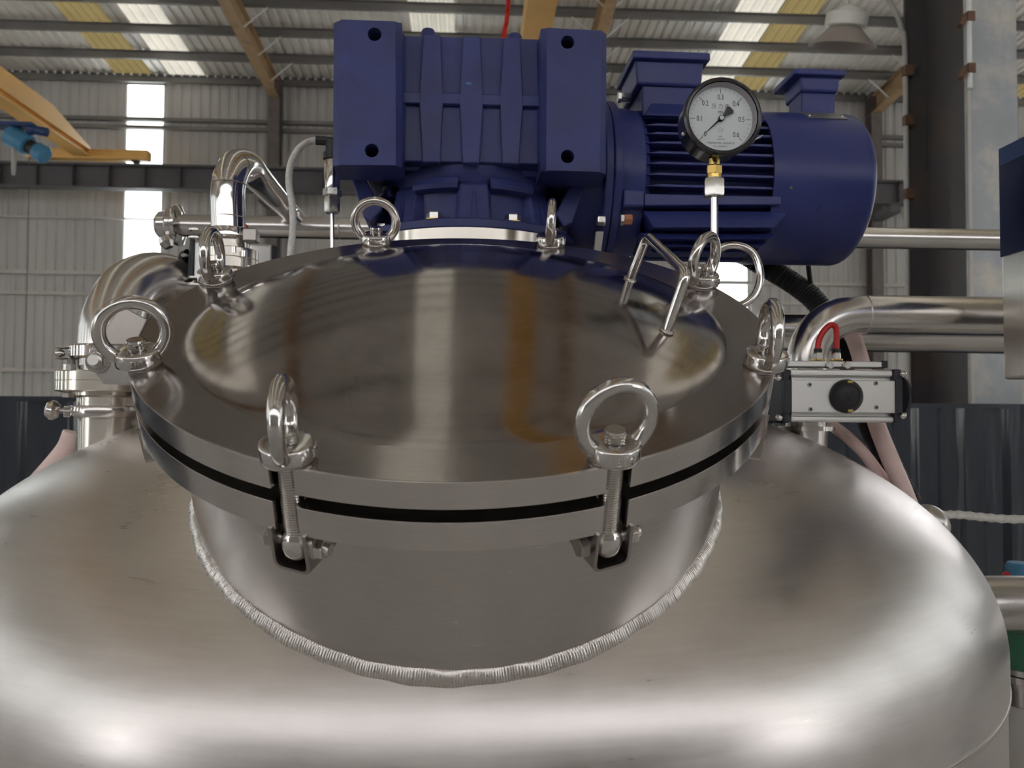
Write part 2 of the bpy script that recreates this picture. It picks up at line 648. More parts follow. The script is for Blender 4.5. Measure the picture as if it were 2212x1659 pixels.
WXL, WXR = P(313, 300, YF).x, P(1577, 600, YF).x
WP = (WXR - WXL) / 2
WIN = [(WXL + WP * i - 0.43, WXL + WP * i + 0.43) for i in range(-2, 3)] + [(14.9, 16.9), (17.5, 19.5), (20.1, 22.1)]  # last three: unseen windows added to brighten the tank's right shoulder
GIRT_Z = [10.28, 10.08, 7.83, 6.50, 6.00, 4.15, 2.2]
win_no = 0
wall = thing('wall_back', (0, YF, 0), 'cream profiled sheet wall at the far side of the hall', None, kind='structure')
for (a, b, is_win) in cut_strips(XL, XR, WIN, 1.0):
    if is_win:
        win_no += 1
        wn = thing('window_%d' % win_no, (a, YF, 0), None, None, kind='structure')
        zs = [11.16, 10.17, 7.83, 6.25, 4.15]
        for i in range(len(zs) - 1):
            MB().bb((a, YF - 0.008, zs[i + 1] + .012), (b, YF + .004, zs[i] - .012)).build('pane', 'pane' if a < 14 else 'dim_pane', wn, smooth=0)
        corrugated(V((a, YF, 0)), V((1, 0, 0)), V((0, 0, 1)), V((0, -1, 0)), b - a, 4.15, .29, .028).build('sheet', 'wallsheet', wall, smooth=0, fix=False)
        MB().bb((a, YF - .02, 11.16), (b, YF + .01, 11.5)).build('sheet', 'wallsheet', wall, smooth=0)
    else:
        corrugated(V((a, YF, 0)), V((1, 0, 0)), V((0, 0, 1)), V((0, -1, 0)), b - a, EAVE + .1, .25, .028).build('sheet', 'wallsheet', wall, smooth=0, fix=False)
for z in GIRT_Z:
    thin = z in (7.83,)
    h = .035 if thin else .085
    MB().bb((XL, YF - .16, z - h / 2), (XR, YF - .03, z + h / 2)).build('girt', 'girt' if z < 9 else 'purlin', wall, smooth=0)

for side, x, sgn in (('left', XL, 1), ('right', XR, -1)):
    wl = thing('wall_' + side, (x, 4, 0), None, None, kind='structure')
    strips = [(-9.5, -8.3), (-3.5, -2.3), (2.5, 3.7), (8.5, 9.7), (14.5, 15.7)]
    for (a, b, is_win) in cut_strips(YB, YF, strips, 2.0):
        zt = 12.8
        if is_win:
            win_no += 1
            wn = thing('window_%d' % win_no, (x, a, 0), None, None, kind='structure')
            MB().bb((x - .01, a, 3.2), (x + .01, b, 10.4)).build('pane', 'pane', wn, smooth=0)
            MB().bb((x - .02, a, 0), (x + .02, b, 3.2)).build('sheet', 'wallsheet', wl, smooth=0)
            MB().bb((x - .02, a, 10.4), (x + .02, b, zt)).build('sheet', 'wallsheet', wl, smooth=0)
        else:
            MB().bb((x - .02, a, 0), (x + .02, b, zt)).build('sheet', 'wallsheet', wl, smooth=0)

# the near side of the hall: wide doorways below a sheeted wall with a window band and a facing shed, both added for the light
wf = thing('wall_front', (0, YB, 6), None, None, kind='structure')
x = XL
while x < XR - .1:
    xm = x + 1.0
    if abs(xm) < 19:
        MB().bb((x, YB - .03, 0), (x + 2.0, YB + .03, 5.2)).build('sheet', 'wallsheet', wf, smooth=0)
    MB().bb((x, YB - .03, 5.2), (x + 2.0, YB + .03, 6.2)).build('sheet', 'wallsheet', wf, smooth=0)
    MB().bb((x, YB - .03, 9.4), (x + 2.0, YB + .03, EAVE + .05)).build('sheet', 'wallsheet', wf, smooth=0)
    win_no += 1
    wn = thing('window_%d' % win_no, (x, YB, 6.2), None, None, kind='structure')
    for (za, zb_) in ((6.2, 7.7), (7.9, 9.4)):
        MB().bb((x + .07, YB - .01, za), (x + 1.93, YB + .01, zb_)).build('pane', 'dim_pane', wn, smooth=0)  # window band added out of view to light the tank front
    MB().bb((x, YB - .05, 7.7), (x + 2.0, YB + .05, 7.9)).build('girt', 'girt', wf, smooth=0)
    MB().bb((x - .07, YB - .05, 6.2), (x + .07, YB + .05, 9.4)).build('mullion', 'girt', wf, smooth=0)
    x += 2.0
yard = MB().bb((-60, -48, -.25), (60, YB - 8.01, -.02)).build('floor_yard', 'floor', smooth=0)
tag(yard, 'pale concrete yard outside the hall doorways', kind='structure')
shed = MB().bb((-60, -30, -.02), (60, -29.6, 12.5)).build('wall_added_opposite', 'wallsheet', smooth=0)  # added out of view to hold back sky brightness in the doorways
tag(shed, 'unseen shed wall added across the yard to dim the doorways', kind='structure')

ROOF_OLIVE = [(-8.75, -7.85), (6.35, 7.2), (-23.4, -22.5), (20.8, 21.7), (13.5, 14.4)]
ROOF_CREAM = [(-7.45, -6.6), (5.45, 6.35), (-1.4, -.45), (-15.8, -14.9), (19.9, 20.8)]
roof = thing('ceiling', (0, RIDGE_Y, EAVE), 'profiled sheet roof with olive translucent strips and steel purlins', None, kind='structure')
strips = sorted(ROOF_OLIVE + ROOF_CREAM)
Lf = math.hypot(YF - RIDGE_Y, SLOPE * (YF - RIDGE_Y))
for (y0, dirn) in ((YF, V((0, -1, SLOPE)).normalized()), (YB, V((0, 1, SLOPE)).normalized())):
    for (a, b, is_s) in cut_strips(XL, XR, strips, 1.0):
        mat = 'roofsheet'
        if is_s:
            mat = 'olive' if (a, b) in ROOF_OLIVE else ('dim_strip' if abs(a) < 2 else 'cream')
        corrugated(V((a, y0, EAVE)), V((1, 0, 0)), dirn, V((0, 0, -1)), b - a, Lf, .2, .035, .5).build(
            'skylight_sheet' if is_s else 'roof_sheet', mat, roof, smooth=0, fix=False)
PUR = [YF - .12 - 1.12 * i for i in range(14)] + [YB + .12 + 1.9 * i for i in range(8)]
for y in PUR:
    z = roof_z(y) - .035
    m = MB()
    m.box((0, y, z - .10), (XR - XL, .012, .19))
    m.box((0, y - .035, z - .008), (XR - XL, .075, .012))
    m.box((0, y - .035, z - .192), (XR - XL, .075, .012))
    m.build('purlin', 'purlin', roof, smooth=0)
# rows of white beads standing in for daylight leaks below the eave purlin line
sc_me = None
for i in range(150):
    xx = -15 + i * .2 + .1
    y = YF - .14
    if sc_me is None:
        s0 = MB().sphere((0, 0, 0), .032, 8, 5).build('light_leak_dot', 'pvc', roof, local=False)
        s0.location = V((xx, y - .12, roof_z(y) - .085)) - roof.location
        sc_me = s0
    else:
        s1 = sc_me.copy()
        COL.objects.link(s1)
        s1.location = V((xx, y - .12, roof_z(y) - .085)) - roof.location

FXL, FXR = P(592, 300, YF - .4).x, P(1890, 190, YF - .4).x
FRAME_X = [FXL + (FXR - FXL) / 2 * i for i in range(-2, 4)]
for fx in FRAME_X:
    rf = None
    m = MB()
    for (ya, yb) in ((YF - .2, RIDGE_Y), (RIDGE_Y, YB + .2)):
        za, zb = roof_z(ya) - .235, roof_z(yb) - .235
        for (w_, t0, t1) in ((.24, 0, .02), (.014, .02, .42), (.24, .42, .44)):
            m.hexa([V((fx - w_ / 2, ya, za - t1)), V((fx + w_ / 2, ya, za - t1)), V((fx + w_ / 2, yb, zb - t1)), V((fx - w_ / 2, yb, zb - t1))],
                   [V((fx - w_ / 2, ya, za - t0)), V((fx + w_ / 2, ya, za - t0)), V((fx + w_ / 2, yb, zb - t0)), V((fx - w_ / 2, yb, zb - t0))])
    rf = m.build('rafter', 'rafter', roof, smooth=0)
    for k in range(1, 5):
        for sg in ((1, -1) if fx > 0 else (1,)):
            y = PUR[k]
            z = roof_z(y)
            MB().cyl((fx + sg * .10, y - .02, z - .66), (fx + sg * .62, y - .02, z - .20), .017, 8).build('flange_brace', 'pvc', rf)
    ct = MB()
    ct.box((fx, YF - .32, (EAVE - .1) / 2), (.28, .014, EAVE - .1))
    ct.box((fx, YF - .17, (EAVE - .1) / 2), (.28, .016, EAVE - .1))
    ct.box((fx, YF - .47, (EAVE - .1) / 2), (.28, .016, EAVE - .1))
    ct.box((fx, YF - .32, (EAVE - .1) / 2), (.014, .30, EAVE - .1))
    ct.build('column', 'column_far', wall, smooth=0)

# crane runway girder along the far wall
m = MB()
GY, GZ = 18.75, 8.78
m.box((0, GY, GZ - .015), (XR - XL - .2, .32, .03))
m.box((0, GY, GZ - .27), (XR - XL - .2, .016, .5))
m.box((0, GY, GZ - .525), (XR - XL - .2, .30, .03))
m.box((0, GY, GZ + .03), (XR - XL - .2, .06, .06))
gird = thing('crane_runway_girder', (0, GY, GZ - .54), 'long dark grey crane runway girder below the wall windows', 'girder')
m.build('beam', 'girder', gird, smooth=0)
for i in range(60):
    MB().bb((XL + .5 + i * .8, GY - .14, GZ - .51), (XL + .512 + i * .8, GY + .14, GZ - .03)).build('stiffener', 'girder', gird, smooth=0)
for fx in FRAME_X:
    MB().bb((fx - .12, GY - .1, GZ - .75), (fx + .12, YF - .52, GZ - .54)).build('bracket', 'girder', gird, smooth=0)

# dark partition of profiled sheet in front of the column
PY = 4.5
part = thing('wall_partition', (0, PY, 0), 'dark blue-grey profiled sheet partition standing at eye level', None, kind='structure')
x = -8.0
while x < 8.0:
    zt = 3.27
    corrugated(V((x, PY, 0)), V((1, 0, 0)), V((0, 0, 1)), V((0, -1, 0)), .8, zt, .267, .03, .3).build('panel', 'partition', part, smooth=0, fix=False)
    x += .8
MB().bb((-8, PY - .034, 3.27 - .025), (8, PY + .04, 3.272)).build('cap_rail', 'partition', part, smooth=0)

# ------------------------------------------------------------------ big column right
CX0, CX1, CY0 = P(2090, 400, 5.2).x, P(2199, 300, 5.2).x, 5.2
CY1 = CX0 / (ray(1955, 400).x / ray(1955, 400).y)
CYF = CY1 - .04
ct = thing('steel_column', ((CX0 + CX1) / 2, (CY0 + CY1) / 2, 0), 'tall weathered grey steel column rising behind the dark partition', 'column')
ztop = roof_z(5.5) - .25
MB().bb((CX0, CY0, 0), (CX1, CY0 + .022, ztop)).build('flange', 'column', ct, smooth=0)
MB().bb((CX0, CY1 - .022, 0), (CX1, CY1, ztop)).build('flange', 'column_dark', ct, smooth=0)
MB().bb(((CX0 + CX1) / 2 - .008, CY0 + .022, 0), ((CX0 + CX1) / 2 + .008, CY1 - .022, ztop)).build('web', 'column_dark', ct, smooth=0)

# white pipe and clips at the near flange edge
pv = thing('white_pipe', P(2090, 560, 5.16), 'white plastic pipe clipped to the grey steel column edge', 'pipe')
x0 = CX0 + .006
zb = P(2093, 190, 5.16).z
MB().cyl((x0, 5.17, zb), (x0, 5.17, ztop), .0155, 14).build('tube', 'pvc', pv)
MB().bb((CX0 - .003, 5.183, zb - 2.2), (CX0 + .02, 5.187, zb)).build('wall_strip', 'girt', pv, smooth=0)
for yy in (35, 147):
    c = P(2090, yy, 5.16)
    m = MB()
    m.box((x0 + .004, 5.152, c.z), (.05, .012, .062))
    m.box((x0 - .035, 5.18, c.z - .02), (.03, .05, .09), Matrix.Rotation(.5, 3, 'Y'))
    m.build('clip', 'rust', pv, smooth=0)
# conduit on the far flange
cd = thing('conduit', P(1950, 800, 5.9), 'thin grey conduit clipped along the left edge of the steel column', 'pipe')
cx = CX0 - .012
MB().tube(bezier([(cx, CYF, 2.6), (cx, CYF, 4.6), (cx, CYF, P(1950, 120, CYF).z), P(1947, 62, CYF), P(1931, 20, CYF), P(1905, -18, CYF), P(1870, -30, CYF), P(1832, -8, CYF)], 10), .018, 10).build('tube', 'conduit', cd)
for yy in (155, 262, 420, 690):
    c = P(1950, yy, CYF)
    MB().box((cx + .012, CYF - .015, c.z), (.07, .05, .075)).build('clip', 'rust', cd, smooth=0)

# high-bay lamp
lp = thing('high_bay_lamp', P(1830, 60, CYF), 'unlit conical high-bay lamp hanging beside the steel column', 'lamp')
lc = P(1826, 100, CYF)
k = CYF / FPX
ax = V((.06, -.32, 1)).normalized()
lc = P(1819, 99, CYF)
MB().lathe([(72 * k, 0), (73 * k, -1.5 * k), (44 * k, 26 * k), (34 * k, 38 * k), (0, 38 * k), (33 * k, 37 * k), (43 * k, 25 * k), (71 * k, 0)], lc, ax, 40, closed=False).build('shade', 'lampshade', lp)
MB().lathe([(0, 38 * k), (40 * k, 38 * k), (45 * k, 41 * k), (45 * k, 66 * k), (41 * k, 69 * k), (24 * k, 72 * k), (20 * k, 79 * k), (6 * k, 84 * k), (0, 84 * k)], lc, ax, 40).build('housing', 'lamphead', lp)
MB().torus(lc + ax * 90 * k, (0, 1, 0), 7 * k, 1.8 * k, 20, 8).build('hook', 'lamphead', lp)

# ------------------------------------------------------------------ overhead cranes
def crane_beam(name, xl, xr, y0, y1, z0, z1, label):
    t = thing(name, ((xl + xr) / 2, y1, z0), label, 'crane')
    poly = [V((xl, y1, z0 + .06)), V((xl, y1 - 1.6, z1)), V((xl, y0, z1)), V((xl, y0, z0)), V((xl, y1 + .1, z0))]
    MB().prism(poly, (xr - xl, 0, 0)).build('box_girder', 'orange', t, smooth=0)
    MB().bb((xl + .08, y0, z0 - .13), (xr - .08, y1, z0)).build('web', 'orange', t, smooth=0)
    MB().bb((xl - .02, y0, z0 - .16), (xr + .02, y1, z0 - .13)).build('running_flange', 'orange', t, smooth=0)
    # end carriage riding on the runway
    zc = GZ + .06
    MB().bb((xl - 1.15, GY - .13, zc + .06), (xr + 1.27, GY + .13, zc + .30)).build('end_carriage', 'orange', t, smooth=0, bevel=.05)
    for xx in (xl - .85, xr + .95):
        MB().cyl((xx, GY - .06, zc + .1), (xx, GY + .06, zc + .1), .1, 20).build('wheel', 'black', t)
    return t


cr1 = crane_beam('overhead_crane', -9.02, -8.69, -6, 18.55, 9.09, 9.49, 'orange overhead crane bridge at the left with a blue hoist')
cr2 = crane_beam('overhead_crane', .74, 1.12, -6, 18.55, 9.09, 9.49, 'orange overhead crane bridge seen above the blue gearbox')

h0 = P(48, 305, 15.4)
ho = thing('crane_hoist', h0, 'blue electric hoist hanging under the left orange crane bridge', 'hoist')
d = (P(98, 338, 15.4) - P(15, 290, 15.4))
a0 = P(18, 290, 15.4)
dn = d.normalized()
MB().lathe([(0, 0), (.17, 0), (.20, .03), (.20, .42), (.16, .44), (0, .44)], a0, dn, 28).build('drum', 'hoistblue', ho)
MB().cyl(a0 + dn * .44, a0 + dn * .58, .14, 24).build('coupling', 'black', ho)
MB().lathe([(0, .58), (.15, .58), (.17, .61), (.17, .78), (.13, .82), (0, .82)], a0, dn, 24).build('brake_motor', 'hoistblue', ho)
b0 = P(62, 278, 15.4)
MB().lathe([(0, 0), (.11, 0), (.11, .1), (.085, .12), (.085, .34), (0, .34)], b0, V((1, 0, -.18)), 20).build('travel_motor', 'hoistnavy', ho)
MB().box(P(30, 272, 15.4), (.8, .3, .07)).build('trolley', 'hoistnavy', ho, smooth=0)
MB().tube([P(28, 318, 15.3), P(30, 345, 15.3), P(29, 378, 15.3)], [.03, .05, .03], 10).build('hook_block', 'conduit', ho)
MB().tube([P(63, 340, 15.4), P(60, 560, 15.4), P(50, 880, 15.4)], .008, 6).build('pendant_cable', 'girder', ho)
rh = MB().tube(bezier([P(1099, -10, 11.9), P(1095, 40, 11.9), P(1089, 75, 11.9), P(1086, 150, 11.9)], 6), .035, 8).build('red_hanging_hose', 'red')
tag(rh, 'red hose hanging next to the orange crane bridge above the gearbox', 'hose')

# ------------------------------------------------------------------ mixing tank
TA = V((-0.0063, 1.6708, 3.2 - 0.3537))      # centre of the head's equator
TR, TB = 0.9444, 0.4315
N_ = (BM @ V((0.01964139, -0.90411627, -0.42683484))).normalized()   # manway axis
U_ = (BM @ V((0.99976411, 0.02171928, 0))).normalized()
V_ = (BM @ V((0.00927055, -0.42673415, 0.9043296))).normalized()
MC = CAM + BM @ V((-0.05994581, -0.07458034, 0.92984066))            # centre of the cover's top plane
RD = 0.35
RB = 0.9678 * RD
BOLT_A = [math.degrees(0.0476) + 67.5 - 45 * i for i in range(8)]


def D(r, deg, h):
    t = math.radians(deg)
    return MC + U_ * (r * math.cos(t)) + V_ * (r * math.sin(t)) + N_ * h


def head_z(r):
    return TA.z + TB * math.sqrt(max(0, 1 - (r / TR) ** 2))


tank = thing('mixing_tank', (TA.x, TA.y, 0), 'large brushed stainless steel tank with domed head filling the foreground', 'tank')
prof = [(0, TB)]
for i in range(1, 65):
    a = PI / 2 * i / 64
    prof.append((TR * math.sin(a), TB * math.cos(a)))
prof.append((TR, -.042))
MB().lathe(prof, TA, (0, 0, 1), 160).build('domed_head', 'tank', tank)
zs = TA.z - .046
MB().lathe([(TR - .003, zs + .004 - TA.z), (TR - .003, -2.0), (TR - .1, -2.2), (0, -2.35)], TA, (0, 0, 1), 120).build('shell', 'tank', tank)
MB().lathe([(TR - .004, -.040), (TR + .0012, -.0425), (TR + .0012, -.0475), (TR - .004, -.050)], TA, (0, 0, 1), 160).build('shell_seam', 'weld', tank)
for i in range(4):
    a = PI / 4 + i * PI / 2
    x, y = TA.x + .75 * math.cos(a), TA.y + .75 * math.sin(a)
    MB().cyl((x, y, 0), (x, y, TA.z - 2.0), .06, 20).build('leg', 'pipe', tank)
RN = 0.3129


def neck_foot(deg, rn=RN):
    b = D(rn, deg, 0)
    s = V((1 / TR, 1 / TR, 1 / TB))
    o = V([(b - TA)[i] * s[i] for i in range(3)])
    dd = V([-N_[i] * s[i] for i in range(3)])
    A, B, C = dd.dot(dd), o.dot(dd), o.dot(o) - 1
    q = max(0, B * B - A * C)
    return (-B - math.sqrt(q)) / A


# neck: swept down to just inside the head
m = MB()
NS = 180
vs, fs = [], []
for i in range(NS):
    dg = 360 * i / NS
    f = neck_foot(dg)
    vs += [D(RN, dg, -.05), D(RN, dg, -f - .012)]
for i in range(NS):
    j = (i + 1) % NS
    fs.append((2 * i, 2 * i + 1, 2 * j + 1, 2 * j))
m.add(vs, fs)
MFR = (MC, U_, V_, N_)
m.build('manway_neck', 'neck', tank, frm=MFR)
# rippled weld bead along the seam between neck and head
NW, SW = 3200, 9
vs, fs = [], []
for i in range(NW):
    dg = 360 * i / NW
    f = neck_foot(dg)
    c = D(RN, dg, -f)
    rad = (D(1, dg, 0) - MC).normalized()
    dn = neck_foot(dg + .5)
    tg = (D(RN, dg + .5, -dn) - c).normalized()
    hn = V(((c.x - TA.x) / TR ** 2, (c.y - TA.y) / TR ** 2, (c.z - TA.z) / TB ** 2)).normalized()
    out = (rad + hn).normalized()
    sid = tg.cross(out).normalized()
    out = sid.cross(tg).normalized()
    ph = i * 2 * PI / 4.2 + 2.5 * math.sin(i * .013) + 1.4 * math.sin(i * .071) + .8 * math.sin(i * .31)
    for k in range(SW):
        a = PI * (k / (SW - 1)) * 1.16 - .08 * PI
        # ripples bow along the bead
        rip = .00034 * math.sin(ph + 2.6 * math.sin(a)) + .0005 * math.sin(i * .027) + .0004 * math.sin(i * .093 + k) + random.uniform(-.0002, .0002)
        wid = .0126 + rip + .0007 * math.sin(i * .05 + (1 if k < 4 else 3))
        vs.append(c + sid * (wid * math.cos(a)) + out * ((.0064 + rip) * math.sin(a) - .0008))
for i in range(NW):
    j = (i + 1) % NW
    for k in range(SW - 1):
        fs.append((i * SW + k, j * SW + k, j * SW + k + 1, i * SW + k + 1))
MB().add(vs, fs).build('weld_bead', 'weld', tank, smooth=60)


def slot_ring(r_out, r_in, h0, h1, half=.0116, rc=.3345, seg=24):
    """flat ring with eight open bolt slots"""
    pts = []
    order = sorted(BOLT_A)
    for i, a in enumerate(order):
        nx = order[(i + 1) % 8] + (360 if i == 7 else 0)
        dl = math.degrees(math.asin(half / r_out))
        # slot: enter on the low-angle side, round the bottom, leave
        ar = math.radians(a)
        er, et = (math.cos(ar), math.sin(ar)), (-math.sin(ar), math.cos(ar))
        ro = math.sqrt(r_out ** 2 - half ** 2)
        loc = [(ro, -half), (rc, -half)]
        for k in range(1, 8):
            t = -PI / 2 - PI * k / 8
            loc.append((rc + half * math.cos(t), half * math.sin(t)))
        loc += [(rc, half), (ro, half)]
        for (p, q) in loc:
            pts.append((p * er[0] + q * et[0], p * er[1] + q * et[1]))
        for k in range(1, seg):
            t = math.radians(a + dl + (nx - a - 2 * dl) * k / seg)
            pts.append((r_out * math.cos(t), r_out * math.sin(t)))
    n = len(pts)

    def W(p, h):
        return MC + U_ * p[0] + V_ * p[1] + N_ * h
    inn = []
    for p in pts:
        l = math.hypot(*p)
        inn.append((p[0] / l * r_in, p[1] / l * r_in))
    vs = [W(p, h0) for p in pts] + [W(p, h1) for p in pts] + [W(p, h0) for p in inn] + [W(p, h1) for p in inn]
    fs = []
    for i in range(n):
        j = (i + 1) % n
        fs += [(i, j, n + j, n + i), (n + i, n + j, 3 * n + j, 3 * n + i), (2 * n + i, 2 * n + j, j, i), (3 * n + i, 3 * n + j, 2 * n + j, 2 * n + i)]
    return MB().add(vs, fs)


slot_ring(RD, RN - .002, -.0635, -.0365).build('manway_flange', 'flange', tank, smooth=20, bevel=.0012, bseg=2, frm=MFR)
MB().lathe([(.300, -.0372), (.326, -.0372), (.326, -.024), (.300, -.024)], MC, N_, 120, closed=True).build('gasket', 'rubber', tank)

# U-shaped brackets for the swing bolts
for a in BOLT_A:
    ar = math.radians(a)
    er = (U_ * math.cos(ar) + V_ * math.sin(ar))
    et = (-U_ * math.sin(ar) + V_ * math.cos(ar))
    prof = []
    W2, T2, top, bot = .0178, .0030, -.0625, -.1035
    outer = [(-W2, top), (-W2, bot + .007)] + [(-W2 + .007 - .007 * math.cos(t), bot + .007 - .007 * math.sin(t)) for t in (.4, .8, 1.2, PI / 2)]
    outer += [(W2 - .007 + .007 * math.sin(t), bot + .007 - .007 * math.cos(t)) for t in (0, .4, .8, 1.2)] + [(W2, bot + .007), (W2, top)]
    w = W2 - T2
    b2 = bot + T2
    inner = [(w, top), (w, b2 + .005)] + [(w - .005 + .005 * math.cos(t), b2 + .005 - .005 * math.sin(t)) for t in (.5, 1.0, PI / 2)]
    inner += [(-w + .005 - .005 * math.sin(t), b2 + .005 - .005 * math.cos(t)) for t in (0, .5, 1.0)] + [(-w, b2 + .005), (-w, top)]
    loop = outer + inner
    mloop = len(loop)
    c0 = MC + er * (RN - .004)
    vs, fs = [], []
    lo = []
    for (q, h) in loop:
        # the back edge follows the neck, the front edge leans in towards the bottom
        fr = .352 - max(0.0, (-.078 - h)) * .10
        lo.append((c0 + et * q + N_ * h, MC + er * fr + et * q + N_ * h))
    vs = [p[0] for p in lo] + [p[1] for p in lo]
    for i in range(mloop):
        j = (i + 1) % mloop
        fs.append((i, j, mloop + j, mloop + i))
    # end caps as strips between outer and inner outline
    no = len(outer)
    ni = len(inner)
    for side in (0, mloop):
        k_out = list(range(no))
        k_in = list(range(mloop - 1, no - 1, -1))
        n2 = min(len(k_out), len(k_in))
        for i in range(max(len(k_out), len(k_in)) - 1):
            a0, a1 = k_out[min(i, no - 1)], k_out[min(i + 1, no - 1)]
            b0, b1 = k_in[min(i, ni - 1)], k_in[min(i + 1, ni - 1)]
            q = []
            for t in (a0, a1, b1, b0):
                if t + side not in q:
                    q.append(t + side)
            if len(q) > 2:
                fs.append(tuple(q))
    MB().add(vs, fs).build('bolt_bracket', 'dark_steel', tank, smooth=40)

# ------------------------------------------------------------------ manhole cover
cover = thing('manhole_cover', MC, 'round polished steel manhole cover with eight slots and a low dome', 'cover')
DR, RISE = .293, .060
RS = (DR * DR + RISE * RISE) / (2 * RISE)


def dome_h(r):
    return math.sqrt(RS * RS - r * r) - (RS - RISE)


def dome_hit(px, py):
    d = ray(px, py)
    c = MC - N_ * (RS - RISE)
    o = CAM - c
    B, C, A = o.dot(d), o.dot(o) - RS * RS, d.dot(d)
    return CAM + d * ((-B - math.sqrt(B * B - A * C)) / A)


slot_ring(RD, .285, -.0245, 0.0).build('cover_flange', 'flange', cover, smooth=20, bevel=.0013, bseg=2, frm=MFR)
slot_ring(RD - .0016, .286, -.0006, .0003, half=.0126, rc=.3345).build('dark_rim_skin', 'cover_flange', cover, smooth=20, frm=MFR)  # thin darker skin: the flange top's dim reflection is put into its colour
prof = []
for i in range(0, 41):
    r = (DR - .034) * i / 40
    prof.append((r, dome_h(r)))
ra, rb_ = DR - .034, DR + .012
ha, sa = dome_h(ra), -ra / math.sqrt(RS * RS - ra * ra)
for i in range(1, 13):
    t = i / 12
    # cubic blend from the dome slope down to the flat rim
    h = ha * (2 * t ** 3 - 3 * t * t + 1) + sa * (rb_ - ra) * (t ** 3 - 2 * t * t + t) - .0002 * t
    prof.append((ra + (rb_ - ra) * t, h))
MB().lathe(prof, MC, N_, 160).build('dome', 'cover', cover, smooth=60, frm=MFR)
# bar handle welded to the dome
f1, f2 = dome_hit(1361, 604), dome_hit(1440, 716)
mid = (f1 + f2) / 2
dn = (mid - (MC - N_ * (RS - RISE))).normalized()
pn = (f2 - f1).cross(dn).normalized()
b1, b2 = RP(1398, 508, f1, pn), RP(1483, 590, f1, pn)
path = fillet([f1 - dn * .002, b1, b2, f2 - dn * .002], .014, 8)
hd = MB().tube(path, .0056, 18).build('handle', 'polish', cover)
for f in (f1, f2):
    MB().torus(f + dn * .0008, dn, .0064, .0017, 28, 8).build('handle_weld', 'weld', hd)
# hinge lug at the left of the cover
lug = thing('hinge_bracket', D(.375, 178, -.01), 'flat steel hinge bracket with a bolt at the left edge of the cover', 'bracket')
lp_ = D(.36, 183, 0)
er = (U_ * math.cos(math.radians(178)) + V_ * math.sin(math.radians(178)))
pc = P(232, 790, .90)
pln = V((.10, -1, .05)).normalized()


def LP(x, y, o=0):
    return RP(x, y, pc + pln * o, pln)


MB().prism([LP(206, 742), LP(232, 700), LP(292, 735), LP(300, 832), LP(222, 830), LP(205, 806), LP(191, 768), LP(193, 752)], -pln * .007).build('lug_plate', 'cast', lug, smooth=0, bevel=.001)
MB().prism([LP(205, 745, .03), LP(262, 660, .03), LP(318, 690, .03), LP(292, 745, .03)], -pln * .006).build('brace_plate', 'dark_steel', lug, smooth=0, bevel=.001)
bc = LP(211, 781, .002)
MB().hexn(bc - pln * .004, bc + pln * .010, .0098).build('nut', 'polish', lug, smooth=30)
MB().cyl(bc, bc + pln * .015, .0058, 20).build('bolt_end', 'zinc', lug)
MB().lathe([(0, 0), (.0125, 0), (.0125, .003), (0, .003)], bc - pln * .002, pln, 28).build('washer', 'polish', lug)

# ------------------------------------------------------------------ swing bolts and eye nuts
# local frame: z along the manway axis, x radial, y tangential, origin on the cover plane
pitch, zb, zt = .0024, -.072, .026
prof = [(0, zb)]
z = zb
while z < zt - pitch:
    prof += [(.0080, z), (.0095, z + pitch * .42), (.0095, z + pitch * .55), (.0080, z + pitch * .97)]
    z += pitch
prof += [(.0085, z), (.0080, zt), (0, zt)]
sb = thing('swing_bolt', (0, 0, 0), '', 'bolt', 'swing bolts around the manhole cover')
MB().lathe(prof, (0, 0, 0), (0, 0, 1), 20).build('threaded_rod', 'polish', sb, smooth=20)
MB().lathe([(.0080, -.066), (.0086, -.068), (.0105, -.0705), (.0125, -.0745), (.0136, -.080), (.0131, -.086), (.0112, -.0910), (.0065, -.0945), (0, -.0955)], (0, 0, 0), (0, 0, 1), 28).build('ball_end', 'polish', sb, smooth=60)
MB().cyl((0, -.020, -.080), (0, .032, -.080), .0052, 16).build('pivot_pin', 'zinc', sb)
MB().hexn((0, -.0285, -.080), (0, -.0195, -.080), .0098).build('hex_head', 'dark_steel', sb, smooth=20)
MB().hexn((0, .0190, -.080), (0, .0280, -.080), .0095).build('hex_nut', 'polish', sb, smooth=20)
MB().lathe([(.004, -.0005), (.0105, -.0005), (.0105, .0015), (.004, .0015)], (0, .0180, -.080), (0, 1, 0), 24).build('washer', 'zinc', sb)
en = thing('eye_nut', (0, 0, 0), '', 'eye nut', 'ring eye nuts around the manhole cover')
b = MB()
b.lathe([(.0097, 0), (.0205, 0), (.0217, .0012), (.0220, .0040), (.0216, .0135), (.0206, .0152), (.0194, .0157), (.0099, .0160), (.0097, 0)], (0, 0, 0), (0, 0, 1), 44)
b.build('base', 'cast', en, smooth=40)
t = MB()
TRR, Trr, TC = .0300, .0066, .0340
seg, rs = 72, 18
vs, fs = [], []
for i in range(seg):
    a = 2 * PI * i / seg
    # the bar thickens where it joins the base
    thick = 1 + .25 * max(0, math.cos(a)) ** 4
    for k in range(rs):
        q = 2 * PI * k / rs
        rr = TRR + Trr * thick * math.cos(q)
        vs.append(V((rr * math.sin(a), Trr * thick * math.sin(q), TC - rr * math.cos(a))))
for i in range(seg):
    j = (i + 1) % seg
    for k in range(rs):
        k2 = (k + 1) % rs
        fs.append((i * rs + k, i * rs + k2, j * rs + k2, j * rs + k))
